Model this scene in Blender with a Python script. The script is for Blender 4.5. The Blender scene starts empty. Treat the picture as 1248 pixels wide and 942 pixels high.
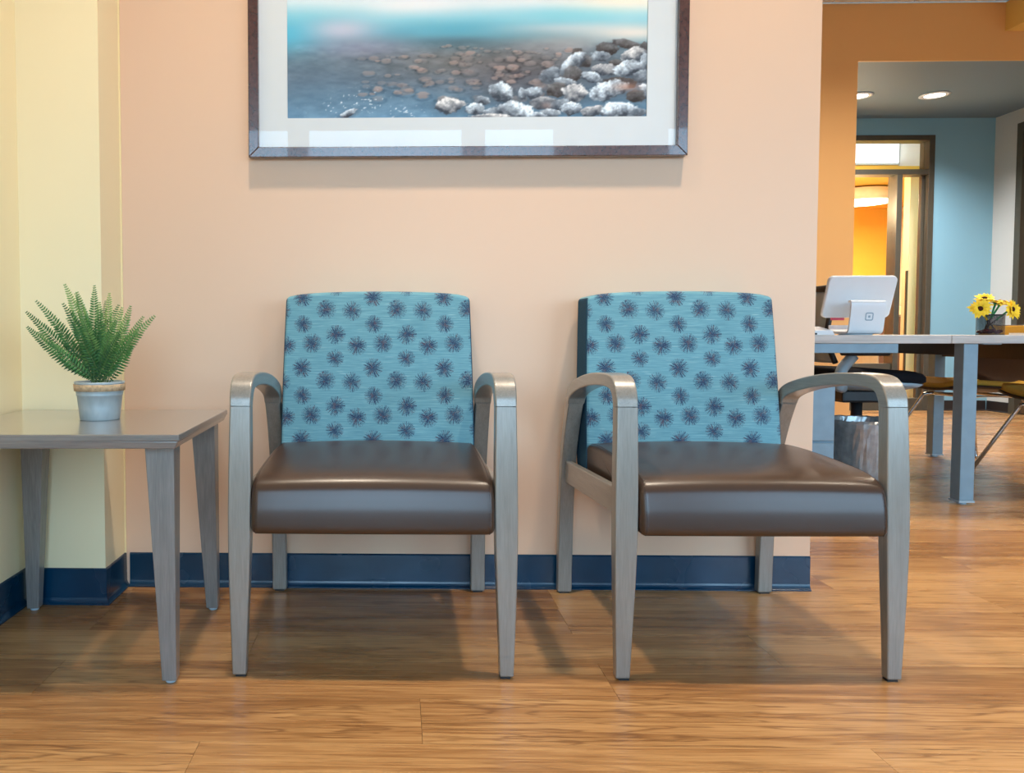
import bpy, bmesh, math, random
import numpy as np
from mathutils import Vector, Matrix

random.seed(7)
R = math.radians
S = bpy.context.scene
COL = S.collection

# ------------------------------------------------------------------ camera
cam_d = bpy.data.cameras.new('camera')
cam = bpy.data.objects.new('camera', cam_d); COL.objects.link(cam)
cam.location = (0, 0, 0.75)
cam.rotation_euler = (R(90 - 2.42), 0, R(1.2))
cam_d.sensor_width = 36.0
cam_d.lens = 970.0 / 1248 * 36.0
cam_d.shift_x = (624 - 462) / 1248
cam_d.shift_y = -(471 - 448) / 1248
cam_d.clip_start = 0.02
S.camera = cam

# ------------------------------------------------------------------ world, light, exposure
SKY = 8.3
w = bpy.data.worlds.new('sky'); S.world = w; w.use_nodes = True
nt = w.node_tree; nt.nodes.clear()
wo = nt.nodes.new('ShaderNodeOutputWorld'); bg = nt.nodes.new('ShaderNodeBackground')
tc = nt.nodes.new('ShaderNodeTexCoord'); sx = nt.nodes.new('ShaderNodeSeparateXYZ')
rp = nt.nodes.new('ShaderNodeValToRGB')
mr = nt.nodes.new('ShaderNodeMapRange')
mr.inputs[1].default_value = -1; mr.inputs[2].default_value = 1
nt.links.new(tc.outputs['Generated'], sx.inputs[0]); nt.links.new(sx.outputs['Z'], mr.inputs[0])
nt.links.new(mr.outputs[0], rp.inputs[0]); nt.links.new(rp.outputs[0], bg.inputs[0])
e = rp.color_ramp.elements
e[0].position = 0.0; e[0].color = (0.10, 0.13, 0.16, 1)
e[1].position = 1.0; e[1].color = (0.36, 0.62, 1.0, 1)
n = e.new(0.485); n.color = (0.14, 0.19, 0.24, 1)
n = e.new(0.515); n.color = (0.47, 0.76, 1.0, 1)
bg.inputs[1].default_value = SKY
nt.links.new(bg.outputs[0], wo.inputs[0])

WARM = (1.0, 0.85, 0.68)

def add_light(name, kind, loc, energy, color=(1, 1, 1), size=0.2, rot=(0, 0, 0), **kw):
    d = bpy.data.lights.new(name, kind); d.energy = energy; d.color = color
    if kind == 'AREA':
        d.shape = kw.get('shape', 'DISK'); d.size = size
        if 'size_y' in kw: d.size_y = kw['size_y']
        if 'spread' in kw: d.spread = kw['spread']
    elif kind == 'SPOT':
        d.shadow_soft_size = size; d.spot_size = kw.get('cone', R(95)); d.spot_blend = kw.get('blend', 0.6)
    else:
        d.shadow_soft_size = size
    o = bpy.data.objects.new(name, d); COL.objects.link(o)
    o.location = loc; o.rotation_euler = rot
    return o

WIN_Y = -2.0
WIN_TOP = 2.48
WIN_SILL = 0.55
WINDOWS = [(-1.50, -0.86), (-0.76, 0.58), (0.70, 1.34), (2.20, 3.60), (3.72, 5.30), (5.42, 7.60)]
for a, b in WINDOWS:      # daylight portals (guide the sky light through each window; they emit nothing themselves)
    L = add_light('window_portal', 'AREA', ((a + b) / 2, WIN_Y - 0.06, (WIN_SILL + WIN_TOP) / 2), 1.0, size=b - a,
                  rot=(R(90), 0, 0), shape='RECTANGLE', size_y=WIN_TOP - WIN_SILL)
    L.data.cycles.is_portal = True

vs = S.view_settings
S.display_settings.display_device = 'sRGB'
vs.view_transform = 'Standard'; vs.look = 'None'; vs.gamma = 1.0; vs.use_curve_mapping = False
vs.exposure = 0.10

# ------------------------------------------------------------------ helpers
def srgb(r, g, b):
    f = lambda c: (c / 255 / 12.92) if c / 255 <= 0.04045 else ((c / 255 + 0.055) / 1.055) ** 2.4
    return (f(r), f(g), f(b), 1)

class NT:
    """small helper for node materials"""
    def __init__(self, name):
        self.m = bpy.data.materials.new(name); self.m.use_nodes = True
        self.t = self.m.node_tree
        self.b = self.t.nodes['Principled BSDF']; self.out = self.t.nodes['Material Output']
    def n(self, typ, **kw):
        x = self.t.nodes.new('ShaderNode' + typ)
        for k, v in kw.items(): setattr(x, k, v)
        return x
    def l(self, a, b): self.t.links.new(a, b)
    def math(self, op, a, b=None, c=None):
        x = self.n('Math', operation=op)
        for i, v in enumerate((a, b, c)):
            if v is None: continue
            if isinstance(v, (int, float)): x.inputs[i].default_value = v
            else: self.l(v, x.inputs[i])
        return x.outputs[0]
    def vmath(self, op, a, b=None, scale=None):
        x = self.n('VectorMath', operation=op)
        for i, v in enumerate((a, b)):
            if v is None: continue
            if isinstance(v, (tuple, list)): x.inputs[i].default_value = v
            else: self.l(v, x.inputs[i])
        if scale is not None: x.inputs['Scale'].default_value = scale
        return x.outputs['Value'] if op in ('LENGTH', 'DOT_PRODUCT', 'DISTANCE') else x.outputs[0]
    def mix(self, f, a, b, blend='MIX'):
        x = self.n('Mix', data_type='RGBA', blend_type=blend)
        for i, v in ((0, f), (6, a), (7, b)):
            if isinstance(v, (int, float)): x.inputs[i].default_value = v
            elif isinstance(v, (tuple, list)): x.inputs[i].default_value = v
            else: self.l(v, x.inputs[i])
        return x.outputs[2]
    def coords(self, kind='Object', scale=(1, 1, 1), loc=(0, 0, 0)):
        t = self.n('TexCoord'); m = self.n('Mapping')
        m.inputs['Scale'].default_value = scale; m.inputs['Location'].default_value = loc
        self.l(t.outputs[kind], m.inputs[0]); return m.outputs[0]
    def noise(self, vec, scale=5, detail=3, rough=0.5, dist=0.0):
        x = self.n('TexNoise'); x.inputs['Scale'].default_value = scale; x.inputs['Detail'].default_value = detail
        x.inputs['Roughness'].default_value = rough; x.inputs['Distortion'].default_value = dist
        if vec is not None: self.l(vec, x.inputs['Vector'])
        return x.outputs[0]
    def ramp(self, fac, stops):
        x = self.n('ValToRGB'); e = x.color_ramp.elements
        while len(e) < len(stops): e.new(0.5)
        for el, (p, c) in zip(e, stops): el.position = p; el.color = c
        self.l(fac, x.inputs[0]); return x.outputs[0]
    def bump(self, h, strength=0.1, dist=0.01):
        x = self.n('Bump'); x.inputs['Strength'].default_value = strength; x.inputs['Distance'].default_value = dist
        self.l(h, x.inputs['Height']); self.l(x.outputs[0], self.b.inputs['Normal'])
    def set(self, color=None, rough=None, metal=None, spec=None, coat=None):
        b = self.b
        if color is not None:
            if isinstance(color, (tuple, list)): b.inputs['Base Color'].default_value = color
            else: self.l(color, b.inputs['Base Color'])
        if rough is not None:
            if isinstance(rough, (int, float)): b.inputs['Roughness'].default_value = rough
            else: self.l(rough, b.inputs['Roughness'])
        if metal is not None: b.inputs['Metallic'].default_value = metal
        if spec is not None: b.inputs['Specular IOR Level'].default_value = spec
        if coat is not None: b.inputs['Coat Weight'].default_value = coat
        return self.m

def plain(name, color, rough=0.5, metal=0.0, spec=0.5, var=0.06, scale=18, bump=0.0):
    m = NT(name); nz = m.noise(m.coords('Object'), scale, 4)
    c2 = tuple(x * (1 - var) for x in color[:3]) + (1,); c3 = tuple(min(1, x * (1 + var)) for x in color[:3]) + (1,)
    m.set(m.ramp(nz, [(0.3, c2), (0.7, c3)]), rough, metal, spec)
    if bump: m.bump(m.noise(m.coords('Object'), 220, 2), bump, 0.002)
    return m.m

def emissive(name, color, strength):
    m = NT(name); m.set((0.8, 0.8, 0.8, 1), 0.5)
    m.b.inputs['Emission Color'].default_value = color; m.b.inputs['Emission Strength'].default_value = strength
    return m.m

def obj(name, bm, mat, parent=None, smooth=False, bevel=0.0, seg=2, angle=35):
    me = bpy.data.meshes.new(name)
    bmesh.ops.recalc_face_normals(bm, faces=bm.faces)
    bm.to_mesh(me); bm.free()
    for mm in (mat if isinstance(mat, list) else [mat]): me.materials.append(mm)
    o = bpy.data.objects.new(name, me); COL.objects.link(o)
    if parent is not None: o.parent = parent
    if smooth: me.polygons.foreach_set('use_smooth', [True] * len(me.polygons))
    if bevel:
        md = o.modifiers.new('bevel', 'BEVEL'); md.width = bevel; md.segments = seg
        md.limit_method = 'ANGLE'; md.angle_limit = R(angle); md.harden_normals = smooth
    return o

def B(): return bmesh.new()

def box(bm, x0, x1, y0, y1, z0, z1, mi=0):
    v = [bm.verts.new(p) for p in ((x0, y0, z0), (x1, y0, z0), (x1, y1, z0), (x0, y1, z0), (x0, y0, z1), (x1, y0, z1), (x1, y1, z1), (x0, y1, z1))]
    for q in ((3, 2, 1, 0), (4, 5, 6, 7), (0, 1, 5, 4), (1, 2, 6, 5), (2, 3, 7, 6), (3, 0, 4, 7)):
        f = bm.faces.new([v[i] for i in q]); f.material_index = mi
    return bm

def hexa(bm, low, high):
    """box from two quads (4 points each, same winding)"""
    a = [bm.verts.new(p) for p in low]; b = [bm.verts.new(p) for p in high]
    bm.faces.new(a[::-1]); bm.faces.new(b)
    for i in range(4):
        j = (i + 1) % 4; bm.faces.new((a[i], a[j], b[j], b[i]))
    return bm

def lathe(bm, prof, seg=32, cx=0, cy=0, cap0=True, cap1=True, mi=0):
    rings = []
    for r, z in prof:
        rings.append([bm.verts.new((cx + r * math.cos(2 * math.pi * k / seg), cy + r * math.sin(2 * math.pi * k / seg), z)) for k in range(seg)])
    for a, b in zip(rings, rings[1:]):
        for k in range(seg):
            f = bm.faces.new((a[k], a[(k + 1) % seg], b[(k + 1) % seg], b[k])); f.material_index = mi
    if cap0: bm.faces.new(rings[0][::-1]).material_index = mi
    if cap1: bm.faces.new(rings[-1]).material_index = mi
    return bm

def tube(bm, pts, rad, seg=8, closed=False, mi=0):
    pts = [Vector(p) for p in pts]; n = len(pts)
    rads = rad if isinstance(rad, (list, tuple)) else [rad] * n
    rings = []; prev = None
    for i, p in enumerate(pts):
        t = (pts[(i + 1) % n] - pts[i - 1]) if closed else (pts[min(i + 1, n - 1)] - pts[max(i - 1, 0)])
        t.normalize()
        if prev is None:
            a = Vector((0, 0, 1)) if abs(t.z) < 0.9 else Vector((1, 0, 0))
            u = t.cross(a).normalized()
        else:
            u = (prev - t * prev.dot(t)).normalized()
        prev = u; v = t.cross(u)
        rings.append([bm.verts.new(p + (u * math.cos(2 * math.pi * k / seg) + v * math.sin(2 * math.pi * k / seg)) * rads[i]) for k in range(seg)])
    m = n if closed else n - 1
    for i in range(m):
        a, b = rings[i], rings[(i + 1) % n]
        for k in range(seg): bm.faces.new((a[k], a[(k + 1) % seg], b[(k + 1) % seg], b[k])).material_index = mi
    if not closed:
        bm.faces.new(rings[0][::-1]).material_index = mi; bm.faces.new(rings[-1]).material_index = mi
    return bm

def sweep_rect(bm, pts, xc, widths, thick, cap0=True, cap1=True):
    """rectangular bar swept along (y,z) points; width along x, thickness in the yz-plane, widths are (left,right) extents"""
    n = len(pts); P = [Vector((0, p[0], p[1])) for p in pts]; rings = []
    for i in range(n):
        t = (P[min(i + 1, n - 1)] - P[max(i - 1, 0)]).normalized(); nn = Vector((0, -t.z, t.y))
        h = thick[i] / 2; l, r = widths[i]
        rings.append([bm.verts.new((xc + sx, *(P[i] + nn * sn).yz)) for sx, sn in ((l, -h), (r, -h), (r, h), (l, h))])
    for a, b in zip(rings, rings[1:]):
        for k in range(4): bm.faces.new((a[k], a[(k + 1) % 4], b[(k + 1) % 4], b[k]))
    if cap0: bm.faces.new(rings[0][::-1])
    if cap1: bm.faces.new(rings[-1])
    return bm

def smooth_path(pts, n=8):
    """Catmull-Rom through points"""
    P = [Vector(p) for p in pts]; P = [P[0] * 2 - P[1]] + P + [P[-1] * 2 - P[-2]]
    out = []
    for i in range(1, len(P) - 2):
        for k in range(n):
            t = k / n
            a, b, c, d = P[i - 1], P[i], P[i + 1], P[i + 2]
            out.append(0.5 * ((2 * b) + (c - a) * t + (2 * a - 5 * b + 4 * c - d) * t * t + (3 * b - a - 3 * c + d) * t ** 3))
    out.append(P[-2]); return out

def thing(name, label, cat, loc=(0, 0, 0), rotz=0.0, group=None):
    o = bpy.data.objects.new(name, None); COL.objects.link(o)
    o.empty_display_size = 0.1
    o.location = loc; o.rotation_euler = (0, 0, rotz); o['label'] = label; o['category'] = cat
    if group: o['group'] = group
    return o

def tag(o, label, cat, group=None):
    o['label'] = label; o['category'] = cat
    if group: o['group'] = group
    return o

def struct(name, bm, mat, parent=None, **kw):
    o = obj(name, bm, mat, parent, **kw)
    if parent is None: o['kind'] = 'structure'
    return o

def copy_tree(root, loc, rotz, label, group=None):
    def rec(o, par):
        c = o.copy(); COL.objects.link(c)
        if par is not None: c.parent = par
        for ch in list(o.children): rec(ch, c)
        return c
    r = rec(root, None); r.location = loc; r.rotation_euler = (0, 0, rotz); r['label'] = label
    if group: r['group'] = group
    return r

# ------------------------------------------------------------------ materials
def paint(name, col, rough=0.42, spec=0.35):
    m = NT(name); c = m.coords('Object')
    nz = m.noise(c, 1.4, 3)
    a = tuple(x * 0.97 for x in col[:3]) + (1,)
    m.set(m.mix(nz, a, col), rough, 0, spec)
    m.bump(m.noise(c, 420, 2), 0.06, 0.001)
    return m.m

M = {}
M['peach'] = paint('peach_paint', srgb(230, 193, 164))
M['yellow'] = paint('yellow_paint', srgb(250, 232, 190))
M['orange'] = paint('orange_paint', srgb(236, 184, 118), 0.5)
M['blue'] = paint('blue_paint', srgb(138, 180, 196), 0.5)
M['greywall'] = paint('grey_paint', srgb(205, 200, 192), 0.5)
M['greyceil'] = paint('dark_grey_ceiling_paint', srgb(112, 130, 142), 0.6)
M['amber'] = paint('amber_paint', srgb(248, 190, 72), 0.5)
M['cream'] = paint('cream_paint', srgb(246, 226, 176), 0.5)
M['white'] = paint('white_paint', srgb(236, 236, 232), 0.5)
M['tile'] = plain('ceiling_tile_white', srgb(240, 238, 232), 0.8, 0, 0.2, 0.03, 60, 0.2)
M['tgrid'] = plain('ceiling_grid_tan', srgb(196, 176, 148), 0.6)

def cove_mat():
    m = NT('cove_base_vinyl'); c = m.coords('Object')
    nz = m.noise(c, 6, 3)
    m.set(m.ramp(nz, [(0.35, srgb(0, 42, 66)), (0.7, srgb(2, 54, 82))]), m.ramp(m.noise(c, 9, 2), [(0.3, (.2,) * 3 + (1,)), (0.7, (.3,) * 3 + (1,))]), 0, 0.6)
    m.bump(m.noise(c, 14, 2), 0.12, 0.004)
    return m.m
M['cove'] = cove_mat()

def wood_floor(name, per_object):
    m = NT(name)
    tcn = m.n('TexCoord')
    if per_object:
        oi = m.n('ObjectInfo'); rnd = oi.outputs['Random']
        base = tcn.outputs['Object']
        off = m.n('CombineXYZ'); m.l(m.math('MULTIPLY', rnd, 37.0), off.inputs[0]); m.l(m.math('MULTIPLY', rnd, 91.0), off.inputs[1]); m.l(m.math('MULTIPLY', rnd, 13.0), off.inputs[2])
        vec = m.vmath('ADD', base, off.outputs[0]); joint = None
    else:
        vec = tcn.outputs['Object']
        br = m.n('TexBrick'); br.offset = 0.335; br.inputs['Scale'].default_value = 1.0
        br.inputs['Brick Width'].default_value = 1.22; br.inputs['Row Height'].default_value = 0.181
        br.inputs['Mortar Size'].default_value = 0.0009; br.inputs['Color1'].default_value = (0, 0, 0, 1); br.inputs['Color2'].default_value = (1, 1, 1, 1)
        br.inputs['Mortar'].default_value = (0.5, 0.5, 0.5, 1)
        m.l(vec, br.inputs['Vector'])
        sp = m.n('SeparateColor'); m.l(br.outputs['Color'], sp.inputs[0]); rnd = sp.outputs[0]; joint = br.outputs['Fac']
        off = m.n('CombineXYZ'); m.l(m.math('MULTIPLY', rnd, 37.0), off.inputs[0]); m.l(m.math('MULTIPLY', rnd, 9.0), off.inputs[2])
        vec = m.vmath('ADD', vec, off.outputs[0])
    # cathedral grain: rings in a stretched, distorted field
    st = m.vmath('MULTIPLY', vec, (0.75, 9.0, 1.0))
    warp = m.noise(st, 1.6, 4, 0.55, 0.4)
    rings = m.math('SINE', m.math('MULTIPLY', warp, 34.0))
    fine = m.noise(m.vmath('MULTIPLY', vec, (5.0, 190.0, 1.0)), 1.0, 5, 0.65)
    mid = m.noise(m.vmath('MULTIPLY', vec, (1.0, 15.0, 1.0)), 1.0, 4, 0.6, 0.8)
    g = m.math('ADD', m.math('MULTIPLY', rings, 0.02), m.math('ADD', m.math('MULTIPLY', fine, 0.5), m.math('MULTIPLY', mid, 0.5)))
    g = m.math('ADD', g, m.math('MULTIPLY', m.math('SUBTRACT', rnd, 0.5), 0.18))
    col = m.ramp(g, [(0.26, srgb(112, 74, 42)), (0.42, srgb(156, 110, 66)), (0.54, srgb(186, 140, 90)), (0.72, srgb(206, 162, 110))])
    # thin cathedral lines, only where a broad mask lets them show
    line = m.math('POWER', m.math('ADD', m.math('MULTIPLY', m.math('SINE', m.math('MULTIPLY', warp, 62.0)), 0.5), 0.5), 7.0)
    msk = m.ramp(m.noise(m.vmath('MULTIPLY', vec, (0.9, 5.0, 1.0)), 1.0, 2), [(0.42, (0, 0, 0, 1)), (0.60, (0.62, 0.62, 0.62, 1))])
    col = m.mix(m.math('MULTIPLY', line, msk), col, srgb(104, 66, 36))
    pore = m.noise(m.vmath('MULTIPLY', vec, (11.0, 330.0, 1.0)), 1.0, 1)
    col = m.mix(m.ramp(pore, [(0.60, (0, 0, 0, 1)), (0.72, (0.45, 0.45, 0.45, 1))]), col, srgb(112, 74, 44))
    # knots and dark flecks
    kn = m.noise(m.vmath('MULTIPLY', vec, (2.2, 11.0, 1.0)), 1.0, 2, 0.5)
    col = m.mix(m.ramp(kn, [(0.66, (0, 0, 0, 1)), (0.78, (0.6, 0.6, 0.6, 1))]), col, srgb(92, 56, 28))
    if joint is not None: col = m.mix(m.math('MULTIPLY', joint, 0.7), col, srgb(50, 30, 16))
    rg = m.ramp(mid, [(0.3, (.30,) * 3 + (1,)), (0.7, (.23,) * 3 + (1,))])
    m.set(col, rg, 0, 0.36)
    m.bump(m.math('ADD', fine, m.math('MULTIPLY', rings, 0.2)), 0.05, 0.001)
    return m.m
M['plank'] = wood_floor('oak_vinyl_plank', True)
M['floor'] = wood_floor('oak_vinyl_floor_far', False)

def grey_wood(name, dirn, c0, c1, c2, rough=0.36, metal=0.25, coat=0.8):
    m = NT(name)
    sc = {'z': (90, 90, 5), 'x': (5, 90, 90), 'y': (90, 5, 90)}[dirn]
    v = m.coords('Object', sc)
    nz = m.noise(v, 1.0, 5, 0.6, 0.3)
    pores = m.noise(m.coords('Object', tuple(s * 4 for s in sc)), 1.0, 2)
    col = m.ramp(m.math('ADD', m.math('MULTIPLY', nz, 0.6), m.math('MULTIPLY', pores, 0.4)), [(0.2, c0), (0.5, c1), (0.8, c2)])
    m.set(col, rough, metal, 0.5, coat); m.b.inputs['Coat Roughness'].default_value = 0.25; m.bump(pores, 0.05, 0.001)
    return m.m
M['chair_wood'] = grey_wood('silver_stained_wood', 'z', srgb(124, 118, 110), srgb(142, 136, 127), srgb(158, 152, 142), 0.33, 0.25)
M['arm_wood'] = grey_wood('silver_stained_arm_wood', 'y', srgb(124, 118, 110), srgb(142, 136, 127), srgb(158, 152, 142), 0.33, 0.25)
M['table_leg_wood'] = grey_wood('grey_stained_leg_wood', 'z', srgb(102, 98, 95), srgb(126, 121, 117), srgb(146, 141, 136), 0.42, 0.1)
M['table_top_wood'] = grey_wood('grey_stained_top_wood', 'x', srgb(100, 95, 92), srgb(122, 116, 112), srgb(140, 134, 129), 0.17, 0.0, 1.0)

def vinyl():
    m = NT('bronze_vinyl'); c = m.coords('Object')
    vo = m.n('TexVoronoi'); vo.inputs['Scale'].default_value = 520; m.l(c, vo.inputs['Vector'])
    nz = m.noise(c, 5, 2)
    m.set(m.mix(nz, srgb(54, 35, 23), srgb(62, 41, 28)), 0.36, 0.0, 0.5, 0.35)
    m.b.inputs['Coat Roughness'].default_value = 0.27
    m.bump(vo.outputs['Distance'], 0.10, 0.0006)
    return m.m
M['vinyl'] = vinyl()
M['thread'] = plain('dark_thread', srgb(54, 34, 30), 0.7)

def fabric():
    m = NT('teal_dandelion_fabric')
    CELL = 0.195
    t = m.n('TexCoord'); sp = m.n('SeparateXYZ'); m.l(t.outputs['Object'], sp.inputs[0])
    ge = m.n('NewGeometry'); sn = m.n('SeparateXYZ'); m.l(ge.outputs['Normal'], sn.inputs[0])
    side = m.math('GREATER_THAN', m.math('ABSOLUTE', sn.outputs[0]), 0.75)
    u = m.math('ADD', sp.outputs[0], m.math('MULTIPLY', side, m.math('SUBTRACT', sp.outputs[1], 0.42)))
    cb = m.n('CombineXYZ'); m.l(u, cb.inputs[0]); m.l(sp.outputs[2], cb.inputs[1]); uv = cb.outputs[0]
    px = 3.12 * 448.0
    offs = [(0, 0, 1.0), (-146, 37, .88), (-62, 85, .98), (37, 95, 1.0), (91, -48, 1.0), (-82, -53, 1.0), (2, -105, .92), (-144, -145, 1.0)]
    best = None; bl = None; bid = None
    for i, (dx, dy, sz) in enumerate(offs):
        o = (-0.012 + dx / px, 0.657 + dy / px)
        q = m.vmath('SUBTRACT', uv, (o[0], o[1], 0))
        q = m.vmath('SCALE', q, scale=1 / CELL)
        q = m.vmath('ADD', q, (0.5, 0.5, 0)); q = m.vmath('FRACTION', q); q = m.vmath('SUBTRACT', q, (0.5, 0.5, 0))
        q = m.vmath('SCALE', q, scale=CELL / sz)
        q = m.vmath('MULTIPLY', q, (1, 1, 0))
        ln = m.vmath('LENGTH', q)
        if best is None: best, bl, bid = q, ln, m.math('MULTIPLY', ln, 0.0)
        else:
            f = m.math('LESS_THAN', ln, bl)
            mx = m.n('Mix', data_type='VECTOR'); m.l(f, mx.inputs[0]); m.l(best, mx.inputs[4]); m.l(q, mx.inputs[5]); best = mx.outputs[1]
            bl = m.math('MINIMUM', bl, ln)
            bid = m.math('MAXIMUM', m.math('MULTIPLY', bid, m.math('SUBTRACT', 1.0, f)), m.math('MULTIPLY', f, float(i)))
    r = m.math('DIVIDE', bl, 0.0272)                       # 0 centre .. 1 rim
    dirv = m.vmath('NORMALIZE', best)
    ds = m.n('SeparateXYZ'); m.l(dirv, ds.inputs[0])
    cv = m.n('CombineXYZ'); m.l(m.math('MULTIPLY', ds.outputs[0], 15.0), cv.inputs[0]); m.l(m.math('MULTIPLY', ds.outputs[1], 15.0), cv.inputs[1])
    m.l(m.math('ADD', m.math('MULTIPLY', bid, 7.3), m.math('MULTIPLY', r, 0.55)), cv.inputs[2])
    ray = m.noise(cv.outputs[0], 1.25, 2, 0.6)
    cv2 = m.n('CombineXYZ'); m.l(m.math('MULTIPLY', ds.outputs[0], 20.0), cv2.inputs[0]); m.l(m.math('MULTIPLY', ds.outputs[1], 20.0), cv2.inputs[1])
    m.l(m.math('ADD', m.math('MULTIPLY', bid, 3.7), m.math('MULTIPLY', r, 6.5)), cv2.inputs[2])
    dots = m.noise(cv2.outputs[0], 1.2, 2, 0.6)
    v = m.math('ADD', m.math('MULTIPLY', ray, 0.55), m.math('MULTIPLY', dots, 0.45))
    thr = m.math('ADD', m.math('MULTIPLY', m.math('POWER', r, 1.2), 0.14), 0.388)     # more ground shows towards the rim
    ink = m.math('MULTIPLY', m.math('SMOOTH_MIN', m.math('MULTIPLY', m.math('SUBTRACT', v, thr), 16.0), 1.0, 0.1), m.math('LESS_THAN', r, 1.02))
    ink = m.math('MULTIPLY', m.math('MAXIMUM', ink, 0.0), 1.0)
    # ground: woven teal with pale slubs running across
    g1 = m.noise(m.vmath('MULTIPLY', uv, (14.0, 430.0, 1.0)), 1.0, 3, 0.6)
    ground = m.ramp(g1, [(0.3, srgb(88, 136, 150)), (0.55, srgb(108, 156, 168)), (0.75, srgb(128, 172, 182))])
    slub = m.noise(m.vmath('MULTIPLY', uv, (17.0, 520.0, 1.0)), 1.0, 1, 0.5)
    ground = m.mix(m.ramp(slub, [(0.68, (0, 0, 0, 1)), (0.76, (0.75, 0.75, 0.75, 1))]), ground, srgb(170, 200, 204))
    br = m.noise(uv, 90, 1)
    inkc = m.mix(m.math('GREATER_THAN', br, 0.56), srgb(38, 52, 84), srgb(76, 58, 76))
    weave = m.noise(m.vmath('MULTIPLY', uv, (700.0, 700.0, 1.0)), 1.0, 1)
    m.set(m.mix(ink, ground, inkc), 0.82, 0, 0.2)
    m.b.inputs['Sheen Weight'].default_value = 0.15
    m.bump(m.math('ADD', weave, g1), 0.25, 0.0008)
    return m.m
M['fabric'] = fabric()

M['shaded_side_fabric'] = plain('teal_fabric_painted_shade', srgb(46, 78, 100), 0.9, 0, 0.1, 0.12, 220, 0.2)  # same teal upholstery, side shade painted in as a darker colour

def frame_wood():
    m = NT('walnut_frame'); c = m.coords('Object')
    nz = m.noise(c, 90, 5, 0.7)
    m.set(m.ramp(nz, [(0.35, srgb(62, 36, 32)), (0.65, srgb(92, 56, 48))]), 0.26, 0.0, 0.9, 0.6)
    return m.m
M['frame'] = frame_wood()
M['frame_edge'] = plain('dark_frame_edge', srgb(40, 28, 26), 0.35)
M['mat'] = plain('mat_board', srgb(228, 231, 232), 0.85, 0, 0.2, 0.01)

def glass(name, tint=(1, 1, 1, 1)):
    m = NT(name); m.t.nodes.remove(m.b)
    tr = m.n('BsdfTransparent'); tr.inputs[0].default_value = tint
    gl = m.n('BsdfGlossy'); gl.inputs['Roughness'].default_value = 0.0
    fr = m.n('Fresnel'); fr.inputs[0].default_value = 1.45
    mx = m.n('MixShader'); ge = m.n('NewGeometry'); m.l(m.math('MULTIPLY', fr.outputs[0], m.math('SUBTRACT', 1.0, ge.outputs['Backfacing'])), mx.inputs[0]); m.l(tr.outputs[0], mx.inputs[1]); m.l(gl.outputs[0], mx.inputs[2])
    m.l(mx.outputs[0], m.out.inputs[0]); return m.m
M['glass'] = glass('clear_glass')

M['bronze'] = plain('dark_bronze_metal', srgb(92, 84, 70), 0.42, 0.4)
M['alu'] = plain('window_frame_metal', srgb(120, 122, 122), 0.45, 0.3)
M['zinc'] = None
def zinc():
    m = NT('galvanised_zinc'); c = m.coords('Object', (1, 1, 0.45))
    vo = m.n('TexVoronoi'); vo.inputs['Scale'].default_value = 70; m.l(c, vo.inputs['Vector'])
    nz = m.noise(c, 55, 3)
    m.set(m.mix(nz, srgb(158, 172, 176), srgb(198, 208, 210)), 0.46, 0.25, 0.5)
    return m.m
M['zinc'] = zinc()
M['jute'] = plain('jute_band', srgb(196, 164, 128), 0.9, 0, 0.1, 0.25, 160, 0.4)
M['soil'] = plain('dark_soil', srgb(48, 38, 28), 0.95, 0, 0.1, 0.3, 200)
def leaf():
    m = NT('fern_green'); oi = m.n('ObjectInfo')
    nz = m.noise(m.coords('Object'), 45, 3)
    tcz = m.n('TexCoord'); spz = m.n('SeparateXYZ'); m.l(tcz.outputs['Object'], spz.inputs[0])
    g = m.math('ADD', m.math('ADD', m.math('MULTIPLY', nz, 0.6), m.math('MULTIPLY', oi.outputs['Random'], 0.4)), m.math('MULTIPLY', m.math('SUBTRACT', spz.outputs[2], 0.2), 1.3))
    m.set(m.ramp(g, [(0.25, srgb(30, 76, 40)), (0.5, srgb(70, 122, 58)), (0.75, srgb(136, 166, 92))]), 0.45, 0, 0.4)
    m.b.inputs['Transmission Weight'].default_value = 0.0
    return m.m
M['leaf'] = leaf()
M['stem'] = plain('fern_stem', srgb(84, 110, 60), 0.6)
M['white_plastic'] = plain('white_plastic', srgb(232, 236, 240), 0.25, 0, 0.5, 0.01)
M['grey_mark'] = plain('grey_print', srgb(150, 172, 186), 0.4)
M['pink'] = plain('pink_plastic', srgb(238, 96, 120), 0.5)
M['black'] = plain('black_plastic', srgb(28, 28, 30), 0.45)
M['black_fabric'] = plain('black_fabric', srgb(24, 25, 30), 0.9, 0, 0.2, 0.2, 200, 0.2)
M['blue_grey'] = plain('blue_grey_plastic', srgb(168, 186, 196), 0.4)
M['desk_metal'] = plain('powder_coated_metal', srgb(128, 152, 166), 0.45, 0.1)
M['chrome'] = plain('brushed_chrome', srgb(200, 205, 208), 0.22, 0.95, 0.5, 0.02)
M['veneer'] = grey_wood('dark_brown_veneer', 'z', srgb(36, 22, 14), srgb(46, 29, 19), srgb(58, 38, 26), 0.45, 0.0, 0.0)
M['mustard'] = plain('mustard_upholstery', srgb(196, 150, 60), 0.85, 0, 0.2, 0.08, 180, 0.2)
M['liner'] = plain('translucent_bin_liner', srgb(150, 152, 152), 0.2, 0.5, 0.8, 0.2, 30)
M['bin'] = plain('grey_bin_plastic', srgb(92, 94, 96), 0.45)
M['petal'] = plain('yellow_petal', srgb(250, 210, 50), 0.6, 0, 0.3, 0.1, 90)
M['disc'] = plain('dark_flower_centre', srgb(62, 34, 22), 0.9, 0, 0.1, 0.3, 300)
M['green_stem'] = plain('green_stem_tape', srgb(30, 128, 74), 0.5)
M['pen'] = plain('dark_pen_barrel', srgb(50, 34, 34), 0.4)
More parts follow.
